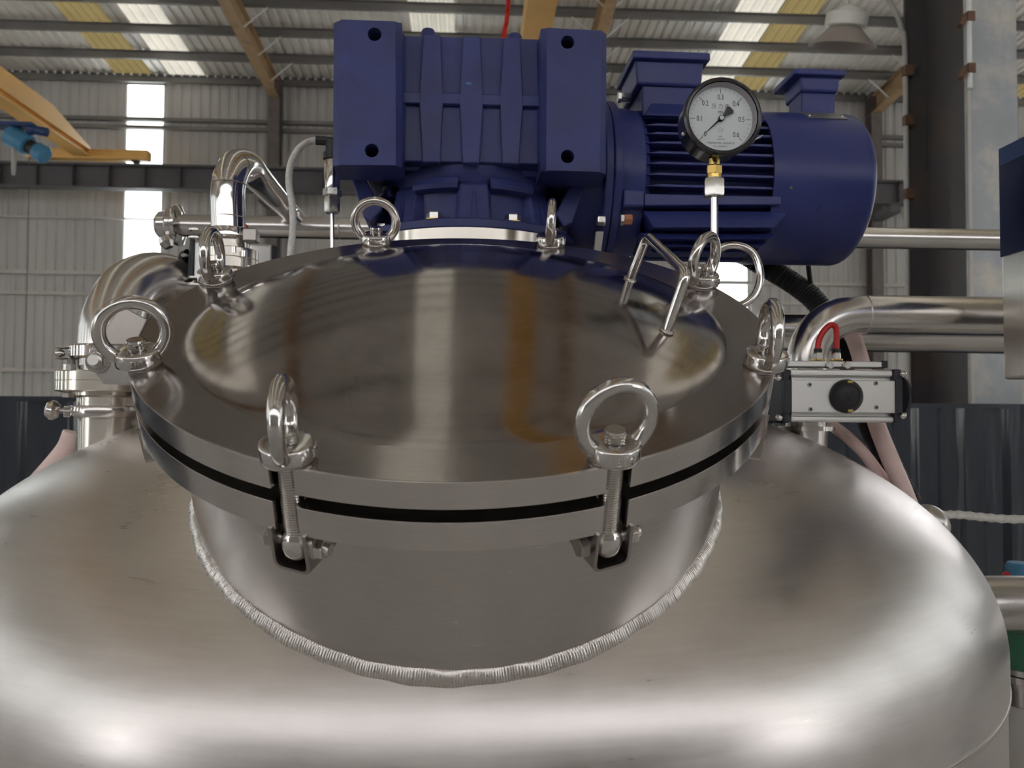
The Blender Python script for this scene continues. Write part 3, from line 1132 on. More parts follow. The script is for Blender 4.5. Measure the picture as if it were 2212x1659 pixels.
# keep only what stands above the underside
vs = [V((p.x, p.y, max(p.z, .0012))) for p in vs]
t.add(vs, fs).build('ring', 'cast', en, smooth=60)
text('stamped_mark', '304', .0105, 'cast', en, Matrix.Translation((0, -.0216, .0072)) @ Matrix.Rotation(PI / 2, 4, 'X'), .0006)

RING = [86, 50, 86, 20, 95, 24, 92, 4]
EN_LAB = ['edge-on ring eye nut right of centre at the back of the cover below the gearbox',
          'ring eye nut beside the bar handle at the back right of the cover',
          'ring eye nut at the right edge of the cover beside the silver actuator',
          'large front right ring eye nut facing the viewer on the cover',
          'large front left ring eye nut seen edge-on on the cover',
          'ring eye nut facing the viewer at the left edge of the cover over the hinge',
          'ring eye nut at the back left of the cover in front of the valve',
          'ring eye nut facing the viewer at the back under the gearbox left corner']
SB_LAB = ['swing bolt under the edge-on eye nut at the back right near the gearbox',
          'swing bolt under the eye nut beside the bar handle',
          'swing bolt at the right edge of the cover beside the actuator',
          'front right swing bolt with threaded rod standing in its bracket',
          'front left swing bolt with threaded rod standing in its bracket',
          'swing bolt at the left edge of the cover beside the hinge bracket',
          'swing bolt at the back left of the cover near the valve',
          'swing bolt at the back of the cover below the gearbox left corner']
for i, a in enumerate(BOLT_A):
    ar = math.radians(a)
    er = (U_ * math.cos(ar) + V_ * math.sin(ar))
    et = (-U_ * math.sin(ar) + V_ * math.cos(ar))
    o = sb if i == 0 else copy_tree(sb)
    place(o, D(RB, a, 0), er, et, N_)
    o['label'] = SB_LAB[i]
    e = en if i == 0 else copy_tree(en)
    fr = math.radians(RING[i])
    fx = (U_ * math.cos(fr) + V_ * math.sin(fr))
    place(e, D(RB, a, .0003), fx, N_.cross(fx), N_)
    e['label'] = EN_LAB[i]

# ------------------------------------------------------------------ gearbox
G0 = V((-0.008, 1.62, 3.2))
GA = math.radians(1.2)
GX = V((math.cos(GA), math.sin(GA), 0))
GYv = V((-math.sin(GA), math.cos(GA), 0))
GZv = V((0, 0, 1))


def GL(x, y, z):
    return G0 + GX * x + GYv * y + GZv * z


def GP(px, py, yl):
    return RP(px, py, G0 + GYv * yl, GYv)


gfr = (G0, GX, GYv, GZv)
gear = thing('gearbox', GL(0, 0, .325), 'dark blue cast gearbox with ribbed front and four bolt holes above the cover', 'gearbox')
# body
m = MB()
m.hexa([GL(-.20, -.15, .44), GL(.21, -.15, .43), GL(.21, .20, .43), GL(-.20, .20, .44)],
       [GL(-.20, -.15, .645), GL(.21, -.15, .645), GL(.21, .20, .645), GL(-.20, .20, .645)])
m.build('housing', 'blue', gear, smooth=0, bevel=.012, frm=gfr)


def ring_pts(px, py, yl, r, n=28):
    c = GP(px, py, yl)
    return [c + GX * (r * math.cos(2 * PI * i / n)) + GZv * (r * math.sin(2 * PI * i / n)) for i in range(n)]


HR = .0118
for (fr, bk, holes) in (
        ([(736, 42), (854, 46), (855, 357), (732, 356)], [(721, 50), (868, 50), (868, 362), (719, 358)], [(809, 74), (803, 325)]),
        ([(1181, 60), (1301, 66), (1295, 371), (1180, 368)], [(1168, 62), (1310, 74), (1309, 376), (1168, 370)], [(1226, 91), (1226, 338)])):
    m = MB()
    F = [GP(*p, -.24) for p in fr]
    m.prism(F, GYv * .012, [ring_pts(hx, hy, -.24, HR) for hx, hy in holes])
    B1 = [p + GYv * .012 for p in F]
    B2 = [GP(*p, -.222) for p in bk]
    pad = m.build('foot_pad', 'blue', gear, smooth=0, frm=gfr)
    m = MB()
    B3 = [p + GYv * .085 for p in B2]
    hl = [[p + GYv * .018 for p in ring_pts(hx, hy, -.24, HR)] for hx, hy in holes]
    m.prism(B2, GYv * .085, hl)
    # chamfer between the raised face and the block
    for i in range(4):
        j = (i + 1) % 4
        m.add([F[i] + GYv * .002, F[j] + GYv * .002, B2[j], B2[i]], [(0, 1, 2, 3)])
    m.build('pad_block', 'blue', gear, smooth=0, frm=gfr)
# sunk centre with chamfered flanks
YC = -.182
m = MB()
m.prism([GP(872, 76, YC), GP(1164, 84, YC), GP(1164, 355, YC), GP(872, 348, YC)], GYv * .05)
m.build('sunk_panel', 'blue', gear, smooth=25, bevel=.003, frm=gfr)
for (a, b) in (((854, 47), (877, 76)), ((1181, 61), (1162, 84))):
    a2, b2 = ((855, 357), (877, 349)) if a[0] < 1000 else ((1180, 368), (1162, 355))
    A, Bq, C, Dq = GP(*a, -.235), GP(*b, YC), GP(*b2, YC), GP(*a2, -.235)
    s = GX * (-.02 if a[0] < 1000 else .02)
    MB().hexa([A, Dq, C, Bq], [A + GYv * .06 + s, Dq + GYv * .06 + s, C + GYv * .06 + s, Bq + GYv * .06 + s]).build('flank', 'blue', gear, smooth=0, bevel=.004, frm=gfr)
YR = -.194
for poly in ([(914, 74), (952, 75), (957, 198), (957, 223), (951, 351), (912, 350), (905, 223), (905, 198)],
             [(1000, 77), (1038, 78), (1044, 201), (1044, 226), (1036, 353), (999, 352), (993, 226), (993, 201)],
             [(1088, 80), (1124, 81), (1130, 204), (1130, 229), (1122, 355), (1085, 354), (1080, 229), (1080, 204)]):
    MB().prism([GP(*p, YR) for p in poly], GYv * .014).build('rib', 'blue', gear, smooth=25, bevel=.003, bseg=3, frm=gfr)
MB().prism([GP(868, 197, YR + .0006), GP(1168, 206, YR + .0006), GP(1168, 230, YR + .0006), GP(868, 222, YR + .0006)], GYv * .0134).build('cross_rib', 'blue', gear, smooth=25, bevel=.0025, bseg=3, frm=gfr)
for px, py in ((925, 74), (1112, 84)):
    c = GP(px, py, -.165)
    MB().lathe([(0, .008), (.011, .007), (.013, .003), (.013, -.01)], c, (0, 0, 1), 20).build('lug_boss', 'blue', gear)
# flaked paint spot on the middle rib
c = GP(1012, 180, YR - .0004)
mp = MB()
for i in range(26):
    a = c + GX * random.gauss(0, .0035) + GZv * random.gauss(0, .0014)
    d_ = random.uniform(.0004, .0009)
    mp.add([a + GX * d_, a + GZv * d_, a - GX * d_, a - GZv * d_ * .8], [(0, 1, 2, 3)])
MT['flake'] = paint('pale_blue_scuff', (0.12, 0.30, 0.55), 0.3, 0.3)
pf = mp.build('paint_scuff', 'flake', gear, smooth=0)
pf['kind'] = 'stuff'
# bell below the housing, lips, bosses and flange
m = MB()
m.lathe([(.176, .455), (.176, .440), (.172, .428), (.166, .418), (.163, .405), (.163, .34)], G0, (0, 0, 1), 72)
m.build('bell', 'blue', gear, frm=gfr)
for q_ in ([(752, 366), (778, 366), (826, 452), (800, 480), (786, 470)], [(1270, 382), (1242, 382), (1200, 462), (1218, 490), (1236, 482)]):
    pp = [GP(*p, -.125) for p in q_]
    MB().prism(pp, GYv * .10).build('flared_web', 'blue', gear, smooth=0, bevel=.003, frm=gfr)
MB().lathe([(.12, .3255), (.205, .3255), (.2075, .328), (.2075, .3405), (.205, .343), (.12, .343)], G0, (0, 0, 1), 96).build('flange', 'blue', gear, frm=gfr)
for i in range(8):
    a = -PI / 2 + i * PI / 4 + math.radians(2.5)
    er, et = V((math.cos(a), math.sin(a), 0)), V((-math.sin(a), math.cos(a), 0))

    def Q(r, t, z):
        return G0 + er * r + et * t + V((0, 0, z))
    m = MB()
    m.hexa([Q(.15, -.034, .341), Q(.190, -.030, .341), Q(.190, .030, .341), Q(.15, .034, .341)],
           [Q(.15, -.032, .428), Q(.176, -.026, .412), Q(.176, .026, .412), Q(.15, .032, .428)])
    m.build('boss', 'blue', gear, smooth=20, bevel=.005, bseg=3, frm=gfr)
    MB().hexa([Q(.18, -.006, .342), Q(.199, -.005, .342), Q(.199, .005, .342), Q(.18, .006, .342)],
              [Q(.17, -.004, .400), Q(.178, -.003, .400), Q(.178, .003, .400), Q(.17, .004, .400)]).build('gusset', 'blue', gear, smooth=20, bevel=.002, frm=gfr)
    # lip over each pocket
    a0 = a + math.radians(9)
    MB().lathe([(.150, .398), (.186, .402), (.189, .410), (.184, .421), (.150, .428)], G0, (0, 0, 1), 16, a0=a0 - 0, a1=a0 + math.radians(27), hint=(1, 0, 0), closed=True).build('pocket_lip', 'blue', gear)
    ab = a + PI / 8
    bp = G0 + V((math.cos(ab), math.sin(ab), 0)) * .185
    bo = MB().hexn(bp + V((0, 0, .345)), bp + V((0, 0, .3575)), .0148).build('flange_bolt', 'zinc', gear, smooth=20)
    MB().lathe([(0, .343), (.0165, .343), (.0165, .3455), (0, .3455)], bp, (0, 0, 1), 20).build('washer', 'brass', bo)

# turned mounting ring and stand on top of the tank
stand = thing('mounting_stand', (G0.x, G0.y, TA.z + TB - .01), 'bright turned steel mounting ring between the tank top and blue gearbox', 'flange')
MB().lathe([(.13, .3250), (.2135, .3250), (.2150, .3235), (.2150, .3010), (.2135, .2995), (.13, .2995)], G0, (0, 0, 1), 128).build('ring', 'turned', stand)
MB().lathe([(.14, .300), (.225, .2990), (.226, .2965), (.226, .2830), (.224, .2815), (.14, .2815)], G0, (0, 0, 1), 128).build('base_plate', 'flange', stand)
MB().lathe([(.155, .285), (.155, TA.z + TB - 3.2 - .035)], G0, (0, 0, 1), 64).build('neck', 'tank', stand)

# ------------------------------------------------------------------ motor
MZ, MR = .465, .153
AX = GX
MO = GL(0, 0, MZ)


def MX(x):
    return MO + AX * x


mfr = (MO, GYv, GZv, GX)
mot = thing('electric_motor', GL(.40, 0, MZ - MR), 'dark blue finned electric motor with a smooth fan cowl right of the gearbox', 'motor')
MB().lathe([(0, .19), (.125, .19), (.13, .25), (0, .25)], MO, AX, 48).build('input_housing', 'blue', mot, frm=mfr)
MB().lathe([(0, .247), (.161, .247), (.163, .249), (.163, .260), (.161, .262), (0, .262)], MO, AX, 72).build('adapter_flange', 'blue', mot, frm=mfr)
MB().lathe([(0, .2635), (.161, .2635), (.163, .2655), (.163, .277), (.160, .280), (0, .280)], MO, AX, 72).build('motor_flange', 'blue2', mot, frm=mfr)
MB().lathe([(.10, .278), (.150, .280), (.150, .300), (.146, .325), (.136, .335), (.10, .336)], MO, AX, 72).build('end_bell', 'blue2', mot, frm=mfr)
MB().lathe([(0, .325), (.118, .325), (.118, .60), (0, .60)], MO, AX, 56).build('frame', 'blue2', mot, frm=mfr)
F0, F1 = .322, .572
for i in range(10):
    dz = -.058 + i * .0205
    ye = math.sqrt(max(.0001, .1475 ** 2 - dz * dz))
    for sg in (-1, 1):
        y0, y1 = (-ye, -.07) if sg < 0 else (.07, ye)
        m = MB()
        m.hexa([MX(F0) + GYv * y0 + GZv * (dz - .0025), MX(F1) + GYv * y0 + GZv * (dz - .0025), MX(F1) + GYv * y1 + GZv * (dz - .004), MX(F0) + GYv * y1 + GZv * (dz - .004)],
               [MX(F0 + .03) + GYv * y0 + GZv * (dz + .0025), MX(F1) + GYv * y0 + GZv * (dz + .0025), MX(F1) + GYv * y1 + GZv * (dz + .004), MX(F0) + GYv * y1 + GZv * (dz + .004)])
        m.build('fin', 'blue2', mot, smooth=0, bevel=.001, frm=mfr)
for i, ang in enumerate((-60, -68, -79, -90, -101, -112, -123, -134, -146)):
    a = math.radians(ang)
    er = -GYv * math.cos(a) + GZv * math.sin(a)
    et = GYv * math.sin(a) + GZv * math.cos(a)
    th = .0035
    m = MB()
    r1 = .150
    m.hexa([MX(F0 - .002) + er * .10 - et * th, MX(F1) + er * .10 - et * th, MX(F1) + er * .10 + et * th, MX(F0 - .002) + er * .10 + et * th],
           [MX(F0 + .02) + er * r1 - et * th * .6, MX(F1 - .012) + er * r1 - et * th * .6, MX(F1 - .012) + er * r1 + et * th * .6, MX(F0 + .02) + er * r1 + et * th * .6])
    m.build('fin', 'blue2', mot, smooth=0, bevel=.001, frm=mfr)
slab = [GP(1389, 455, -.128), GP(1702, 457, -.128), GP(1674, 491, -.146), GP(1412, 491, -.146)]
MB().hexa(slab, [slab[0] + GYv * .03, slab[1] + GYv * .03, slab[2] + GYv * .06, slab[3] + GYv * .06]).build('slab_fin', 'blue2', mot, smooth=0, bevel=.0015, frm=mfr)
for (fa, fb, fy, dy, yl) in ((1392, 1662, 503, 13, -.128), (1400, 1645, 522, 10, -.112), (1412, 1625, 537, 8, -.095)):
    q_ = [GP(fa - 10, fy, yl + .012), GP(fb + 12, fy + 1, yl + .012), GP(fb, fy + dy, yl), GP(fa, fy + dy, yl)]
    MB().hexa(q_, [p + GYv * .05 for p in q_]).build('fin', 'blue2', mot, smooth=0, bevel=.001, frm=mfr)
for sg in (-1,):
    MB().hexa([GP(1347, 408, -.150), GP(1392, 408, -.150), GP(1392, 446, -.150), GP(1347, 446, -.150)],
              [GP(1347, 408, -.150) + GYv * .06, GP(1392, 408, -.150) + GYv * .06, GP(1392, 446, -.150) + GYv * .06, GP(1347, 446, -.150) + GYv * .06]).build('lug', 'blue2', mot, smooth=0, bevel=.004, frm=mfr)
    MB().hexa([GP(1392, 418, -.146), GP(1688, 424, -.146), GP(1688, 442, -.146), GP(1392, 444, -.146)],
              [GP(1392, 418, -.146) + GYv * .05, GP(1688, 424, -.146) + GYv * .05, GP(1688, 442, -.146) + GYv * .05, GP(1392, 444, -.146) + GYv * .05]).build('frame_rail', 'blue2', mot, smooth=0, bevel=.002, frm=mfr)
# cowl with rounded end
prof = [(MR - .004, .568), (MR, .568), (MR, .752)]
for k in range(1, 9):
    t = PI / 2 * k / 8
    prof.append((MR - .028 + .028 * math.cos(t), .752 + .026 * math.sin(t)))
prof += [(.05, .780), (.05, .785), (0, .785)]
cw = MB().lathe(prof, MO, AX, 96).build('fan_cowl', 'blue2', mot, smooth=40, frm=mfr)
MB().lathe([(MR - .004, .572), (.10, .575), (.02, .58)], MO, AX, 64).build('cowl_inner', 'black', cw, frm=None)


def cowl_pt(x, deg, r=MR):
    """deg from straight up towards the viewer"""
    a = math.radians(deg)
    return MX(x) - GYv * (r * math.sin(a)) + GZv * (r * math.cos(a))


def cowl_patch(x0, x1, d0, d1, r, t):
    m = MB()
    n = 8
    vs, fs = [], []
    for rr in (r, r + t):
        for i in range(n + 1):
            d_ = d0 + (d1 - d0) * i / n
            vs += [cowl_pt(x0, d_, rr), cowl_pt(x1, d_, rr)]
    k = 2 * (n + 1)
    for i in range(n):
        a = 2 * i
        fs += [(a, a + 1, a + 3, a + 2), (k + a, k + a + 2, k + a + 3, k + a + 1), (a, a + 2, k + a + 2, k + a), (a + 1, k + a + 1, k + a + 3, a + 3)]
    fs += [(0, k, k + 1, 1), (k - 2, k - 1, 2 * k - 1, 2 * k - 2)]
    return m.add(vs, fs)


np_ = cowl_patch(.655, .735, 22, 42, MR + .0004, .0012).build('nameplate', 'plate', mot, smooth=40)
for x_ in (.662, .728):
    MB().sphere(cowl_pt(x_, 38, MR + .0016), .0026, 10, 6).build('rivet', 'zinc', np_)
for (px, py) in ((1725, 438), (1805, 505), (1728, 205)):
    pass
for x_, d_, mt in ((.600, 104, 'dark_steel'), (.665, 118, 'blue')):
    c = cowl_pt(x_, d_)
    nn = (c - MX(x_)).normalized()
    MB().hexn(c - nn * .002, c + nn * .003, .0034).build('cowl_screw', mt, mot, smooth=20)
# terminal boxes
def tbox(y1, fx0, fx1, fy, by, lx0, lx1, ly0, ly1, dep, lab, bot, ins=.012):
    """front-plane pixel outline at local depth y1"""
    A, Bq = GP(fx0, fy, y1), GP(fx1, fy, y1)
    x0, x1 = (A - G0).dot(GX), (Bq - G0).dot(GX)
    zt, zb = A.z - 3.2, GP(fx0, by, y1).z - 3.2
    t = MB()
    t.hexa([GL(x0, y1, zb), GL(x1, y1, zb), GL(x1, y1 + dep, zb), GL(x0, y1 + dep, zb)],
           [GL(x0 - .004, y1 - .002, zt), GL(x1 + .004, y1 - .002, zt), GL(x1 + .004, y1 + dep, zt), GL(x0 - .004, y1 + dep, zt)])
    o = t.build('terminal_box', 'blue2', mot, smooth=25, bevel=.006, bseg=3, frm=mfr)
    C, E_ = GP(lx0, ly0, y1 - .014), GP(lx1, ly0, y1 - .014)
    u0, u1 = (C - G0).dot(GX), (E_ - G0).dot(GX)
    z1, z0 = C.z - 3.2, GP(lx0, ly1, y1 - .014).z - 3.2
    z0 = min(z0, zt + .002)
    lid = MB().hexa([GL(u0, y1 - .014, z0), GL(u1, y1 - .014, z0), GL(u1, y1 + dep + .012, z0), GL(u0, y1 + dep + .012, z0)],
                    [GL(u0, y1 - .014, z1), GL(u1, y1 - .014, z1), GL(u1, y1 + dep + .012, z1), GL(u0, y1 + dep + .012, z1)]).build('lid', 'blue2', o, smooth=25, bevel=.003, bseg=2)
    MB().hexa([GL(x0 + ins, y1 + .008, bot), GL(x1 - ins, y1 + .008, bot), GL(x1 - ins, y1 + dep - .01, bot), GL(x0 + ins, y1 + dep - .01, bot)],
              [GL(x0 + ins, y1 + .008, zb + .004), GL(x1 - ins, y1 + .008, zb + .004), GL(x1 - ins, y1 + dep - .01, zb + .004), GL(x0 + ins, y1 + dep - .01, zb + .004)]).build('pedestal', 'blue2', mot, smooth=25, bevel=.004, frm=mfr)
    return o


tbox(-.105, 1376, 1516, 126, 182, 1367, 1535, 107, 124, .135, '', .575)
tbox(-.055, 1732, 1812, 160, 197, 1716, 1829, 146, 159, .085, '', .60, .003)
# shoulder below the first box
MB().hexa([GP(1398, 243, -.118), GP(1478, 246, -.118), GP(1478, 252, -.12), GP(1392, 250, -.12)],
          [GP(1412, 212, -.085), GP(1478, 214, -.085), GP(1478, 252, -.05), GP(1392, 250, -.05)]).build('shoulder', 'blue2', mot, smooth=20, bevel=.003, frm=mfr)
# bolts on the flanges
for (px, py, yl, mt, r, ln) in ((1352, 474, -.142, 'copper', .0105, .016), (1347, 211, -.03, 'zinc', .0105, .02)):
    c = GP(px, py, yl)
    bo = MB().hexn(c - AX * ln * .3, c + AX * ln * .7, r, hint=(0, .3, 1)).build('flange_bolt', mt, mot, smooth=20)
    MB().cyl(c - AX * (ln * .3 + .006), c - AX * ln * .3, r * 1.1, 6).build('flange_nut', 'zinc', bo, smooth=20)
c = GP(1297, 476, -.135)
MB().hexn(c - AX * .006, c + AX * .008, .010).build('flange_nut', 'zinc', mot, smooth=20)
MB().hexa([GP(1288, 500, -.12), GP(1304, 500, -.12), GP(1296, 560, -.12), GP(1282, 560, -.12)],
          [p + GYv * .01 for p in (GP(1288, 500, -.12), GP(1304, 500, -.12), GP(1296, 560, -.12), GP(1282, 560, -.12))]).build('support_strap', 'conduit', mot, smooth=0)

# ------------------------------------------------------------------ pressure gauge and its siphon tube
GYY = 1.12
gc = P(1556, 258, GYY)
kg = 1.149 / FPX
ga = thing('pressure_gauge', P(1548, 350, GYY + .01), 'black round pressure gauge with white dial reading zero in front of the motor', 'gauge')
fax = V((0, -1, 0))
gx, gz = V((1, 0, 0)), V((0, 0, 1))


def GG(x, z, y=0.0):
    """point on the dial: pixels right / up, metres towards the viewer"""
    return gc + gx * (x * kg) + gz * (z * kg) + fax * y


MB().lathe([(0, -.040), (.047, -.040), (.0525, -.034), (.0525, .004), (.0555, .005), (.0558, .012), (.0530, .0145), (.0500, .0140), (.0488, .010), (.0488, 0), (0, 0)], gc, fax, 96).build('case', 'gaugeblack', ga, smooth=40)
MB().lathe([(.0487, .0125), (.0462, .0030), (.0458, .0006), (.0487, .0006)], gc, fax, 96).build('inner_ring', 'inner', ga)
dial = MB().lathe([(0, .0012), (.0470, .0012), (.0470, .0002), (0, .0002)], gc, fax, 96).build('dial', 'dial', ga)
DRR = .0452
for i in range(31):
    a = math.radians(225 - 270 * i / 30)
    er = gx * math.cos(a) + gz * math.sin(a)
    et = -gx * math.sin(a) + gz * math.cos(a)
    major = i % 5 == 0
    r0, r1 = (.0368, .0440) if major else (.0405, .0440)
    wd = .00040 if major else .00020
    c = gc + fax * .0014
    MB().add([c + er * r0 - et * wd, c + er * r1 - et * wd * .7, c + er * r1 + et * wd * .7, c + er * r0 + et * wd], [(0, 1, 2, 3)]).build('tick', 'ink' if major else 'grey_ink', dial, smooth=0)


def dtext(name, body, xpx, ypx, size, mat, cond=.8):
    """text on the dial, placed by offset in metres"""
    o = gc + gx * xpx + gz * ypx + fax * .0014
    mtx = Matrix(((1, 0, 0, 0), (0, 0, -1, 0), (0, 1, 0, 0), (0, 0, 0, 1)))
    t = text(name, body, size, mat, dial, Matrix.Translation(o - ga.location) @ mtx, .00008, condense=cond)
    return t


for i, lab in enumerate(('0', '0.1', '0.2', '0.3', '0.4', '0.5', '0.6')):
    a = math.radians(225 - 45 * i)
    rr = .0300 if i in (1, 5) else .0312
    dtext('numeral', lab, rr * math.cos(a), rr * math.sin(a), .0106, 'ink', .72)
dtext('dial_title', '\u538b \u529b \u8868', 0, .0180, .0078, 'grey_ink', .95)
dtext('unit_text', 'MPa', 0, .0095, .0058, 'grey_ink', .85)
dtext('class_text', '1.6', 0, -.0160, .0040, 'grey_ink', .85)
MB().torus(gc + fax * .0014 + gz * -.0160, fax, .0036, .00018, 32, 6).build('class_ring', 'grey_ink', dial)
dtext('mark_text', 'MC', 0, -.0252, .0036, 'grey_ink', 1.1)
dtext('licence_text', '12810126', 0, -.0290, .0030, 'grey_ink', 1.0)
dtext('maker_text', '\u6caa\u6cf0\u81ea\u52a8\u5316\u4eea\u8868(\u4e0a\u6d77)\u6709\u9650\u516c\u53f8', 0, -.0345, .0032, 'grey_ink', .92)
dtext('number_text', 'NO._2103020702_', 0, -.0392, .0030, 'grey_ink', .9)
an = math.radians(225 - 1.5)
er = gx * math.cos(an) + gz * math.sin(an)
et = -gx * math.sin(an) + gz * math.cos(an)
c = gc + fax * .0042
poly = [c + er * .0405, c + er * .0030 + et * .0016, c - er * .006 + et * .0020, c - er * .0175 + et * .0064, c - er * .0205 + et * .0040, c - er * .0205 - et * .0040, c - er * .0175 - et * .0064, c - er * .006 - et * .0020, c + er * .0030 - et * .0016]
nd = MB().prism(poly, fax * .0007).build('needle', 'black', ga, smooth=0)
MB().lathe([(0, .002), (.0042, .002), (.0042, .0062), (.0036, .0068), (0, .0068)], gc, fax, 24).build('pivot_collar', 'black', nd)
MB().lathe([(0, .0066), (.0030, .0066), (.0030, .0072), (0, .0076)], gc, fax, 24).build('pivot_cap', 'dial', nd)
MB().lathe([(0, .0098), (.0487, .0098), (.0487, .0108), (0, .0108)], gc, fax, 64).build('glass', 'glass', ga)
MB().sphere(gc + gx * -.0505 + gz * -.0185 + fax * -.010, .0030, 12, 8).build('case_screw', 'zinc', ga)
sl = gc + gx * .047 + gz * -.028 + fax * -.006
se = MB().sphere(sl, .0045, 12, 8, squash=.7).build('lead_seal', 'conduit', ga)
for e in ((.0165, .0095), (.0135, .006)):
    MB().tube([sl, sl + gx * e[0] + gz * e[1]], .0005, 6).build('seal_wire', 'pvc', se)
sx = GG(-8, -90)
st = V((gc.x - .0045, gc.y + .016, gc.z - .0525))
MB().cyl(st, st + V((0, 0, -.010)), .0085, 20).build('stem', 'brass', ga)
MB().hexn(st + V((0, 0, -.009)), st + V((0, 0, -.023)), .0118, hint=(1, .45, 0)).build('hex_fitting', 'brass', ga, smooth=20)
MB().cyl(st + V((0, 0, -.022)), st + V((0, 0, -.029)), .0105, 20).build('thread', 'brass', ga)

tb = thing('siphon_tube', st + V((0, 0, -.36)), 'thin coiled steel siphon tube rising to the pressure gauge', 'tube')
MB().hexn(st + V((0, 0, -.0285)), st + V((0, 0, -.054)), .0155, hint=(1, .35, 0)).build('union_nut', 'zinc', tb, smooth=20)
yt = st.y
top = st + V((0, 0, -.05))
path = bezier([top, top + V((0, 0, -.03)), V((st.x, yt, P(1548, 500, yt).z)), V((st.x, yt, P(1548, 545, yt).z)), P(1538, 595, yt + .004), P(1545, 640, yt + .008), P(1584, 664, yt + .012), P(1628, 640, yt + .016), P(1642, 595, yt + .02), P(1628, 548, yt + .024),
               P(1590, 530, yt + .028), P(1552, 540, yt + .032), P(1530, 580, yt + .034), P(1528, 640, yt + .034), P(1530, 760, yt + .034), P(1530, 880, yt + .034)], 10)
MB().tube(path, .0056, 16).build('tube', 'polish', tb)

# ------------------------------------------------------------------ temperature sensor behind the gearbox corner
SY = 1.56
ks = 1.57 / FPX
sn = thing('temperature_sensor', P(717, 530, SY), 'slim steel temperature sensor with black plug at the gearbox left corner', 'sensor')


def SP(y, x=717.5):
    return P(x, y, SY)


MB().cyl(SP(585), SP(455), 4.6 * ks, 14).build('stem', 'polish', sn)
MB().hexn(SP(460), SP(425), 17 * ks, hint=(1, .4, 0)).build('compression_nut', 'zinc', sn, smooth=20)
MB().hexn(SP(425), SP(408), 20 * ks, hint=(1, .2, 0)).build('hex_collar', 'zinc', sn, smooth=20)
MB().lathe([(0, 0), (17 * ks, 0), (17.5 * ks, 4 * ks), (17.5 * ks, 62 * ks), (15 * ks, 66 * ks), (0, 66 * ks)], SP(410), (0, 0, 1), 32).build('body', 'polish', sn)
MB().lathe([(0, 0), (19 * ks, 0), (19 * ks, 14 * ks), (15 * ks, 16 * ks), (15 * ks, 40 * ks), (10 * ks, 46 * ks), (0, 46 * ks)], SP(345), (0, 0, 1), 28).build('plug', 'black', sn)
MB().tube(fillet([SP(306, 716), SP(304, 700), SP(303, 683)], .01), [10 * ks] * 11, 16).build('plug_elbow', 'black', sn)
wc = MB().tube(bezier([P(690, 303, SY), P(668, 306, SY), P(645, 322, SY - .01), P(628, 355, SY - .02), P(624, 395, SY - .03), P(631, 440, SY - .03), P(633, 490, SY - .03), P(629, 530, SY - .03), P(623, 590, SY - .03)], 10), 7.2 * ks, 12).build('sensor_cable', 'wrap')
tag(wc, 'white wrapped cable arching down from the temperature sensor', 'cable')

# ------------------------------------------------------------------ pipes on the left
LY = 2.2
kl = 2.2 / FPX
lpz = P(372, 487, LY).z
xa, xb = P(372, 487, LY).x, P(2190, 520, LY).x
lpz2 = P(2100, 518, LY).z
hp = thing('long_pipe', V((xa, LY, lpz)), 'long polished steel pipe running level behind the gearbox', 'pipe')
A, Bq = V((xa - .01, LY, lpz)), V((xb, LY, lpz2))
MB().cyl(A, Bq, 23.5 * kl, 40).build('tube', 'pipe', hp)
ax_ = (Bq - A).normalized()
c = P(386, 487, LY)
MB().lathe([(22 * kl, -6 * kl), (43 * kl, -6 * kl), (44 * kl, -2 * kl), (44 * kl, 3 * kl), (26 * kl, 10 * kl), (22 * kl, 10 * kl)], c, ax_, 48).build('ferrule', 'polish', hp)
MB().lathe([(20 * kl, -20 * kl), (36 * kl, -20 * kl), (40 * kl, -16 * kl), (40 * kl, -8 * kl), (20 * kl, -6 * kl)], c, ax_, 40).build('clamp', 'polish', hp)
MB().lathe([(0, -46 * kl), (22 * kl, -45 * kl), (29 * kl, -38 * kl), (31 * kl, -20 * kl), (0, -20 * kl)], c, ax_, 40).build('end_cap', 'polish', hp)
MB().lathe([(0, -12 * kl), (13 * kl, -12 * kl), (15 * kl, 0), (9 * kl, 12 * kl), (0, 13 * kl)], P(360, 524, LY - .04), V((.5, 0, -1)), 16).build('wing_nut', 'cast', hp)
for px in (470, 735):
    cc = A + ax_ * ((P(px, 490, LY).x - A.x) / ax_.x)
    MB().lathe([(23.4 * kl, -2 * kl), (24.1 * kl, 0), (23.4 * kl, 2 * kl)], cc, ax_, 40).build('weld_ring', 'weld', hp)

UY = 1.62
ku = 1.60 / FPX
ub = thing('bent_pipe', P(493, 498, UY), 'polished steel bend pipe rising over the valve and sloping down right', 'pipe')
top_path = bezier([P(494, 505, UY), P(493, 470, UY), P(492, 428, UY), P(496, 390, UY + .005), P(510, 361, UY + .03), P(531, 358, UY + .09), P(552, 379, UY + .17), P(585, 415, UY + .34), P(620, 453, UY + .54), P(652, 489, LY)], 8)
n = len(top_path)
MB().tube(top_path, [36 * ku * (1 - .24 * max(0, i / (n - 1) - .6) / .4) for i in range(n)], 32).build('tube', 'polish', ub)
MB().lathe([(35.8 * ku, 0), (36.4 * ku, 1 * ku), (35.8 * ku, 2 * ku)], P(494, 399, UY), (0, 0, 1), 40).build('weld_ring', 'weld', ub)
MB().lathe([(35.8 * ku, 0), (36.4 * ku, 1 * ku), (35.8 * ku, 2 * ku)], P(494, 472, UY), (0, 0, 1), 40).build('weld_ring', 'weld', ub)

vl = thing('butterfly_valve', P(500, 600, UY), 'small actuated steel valve stack at the back left of the cover', 'valve')


def stack(c, prof_px, k):
    return [(r * k, h * k) for r, h in prof_px], c


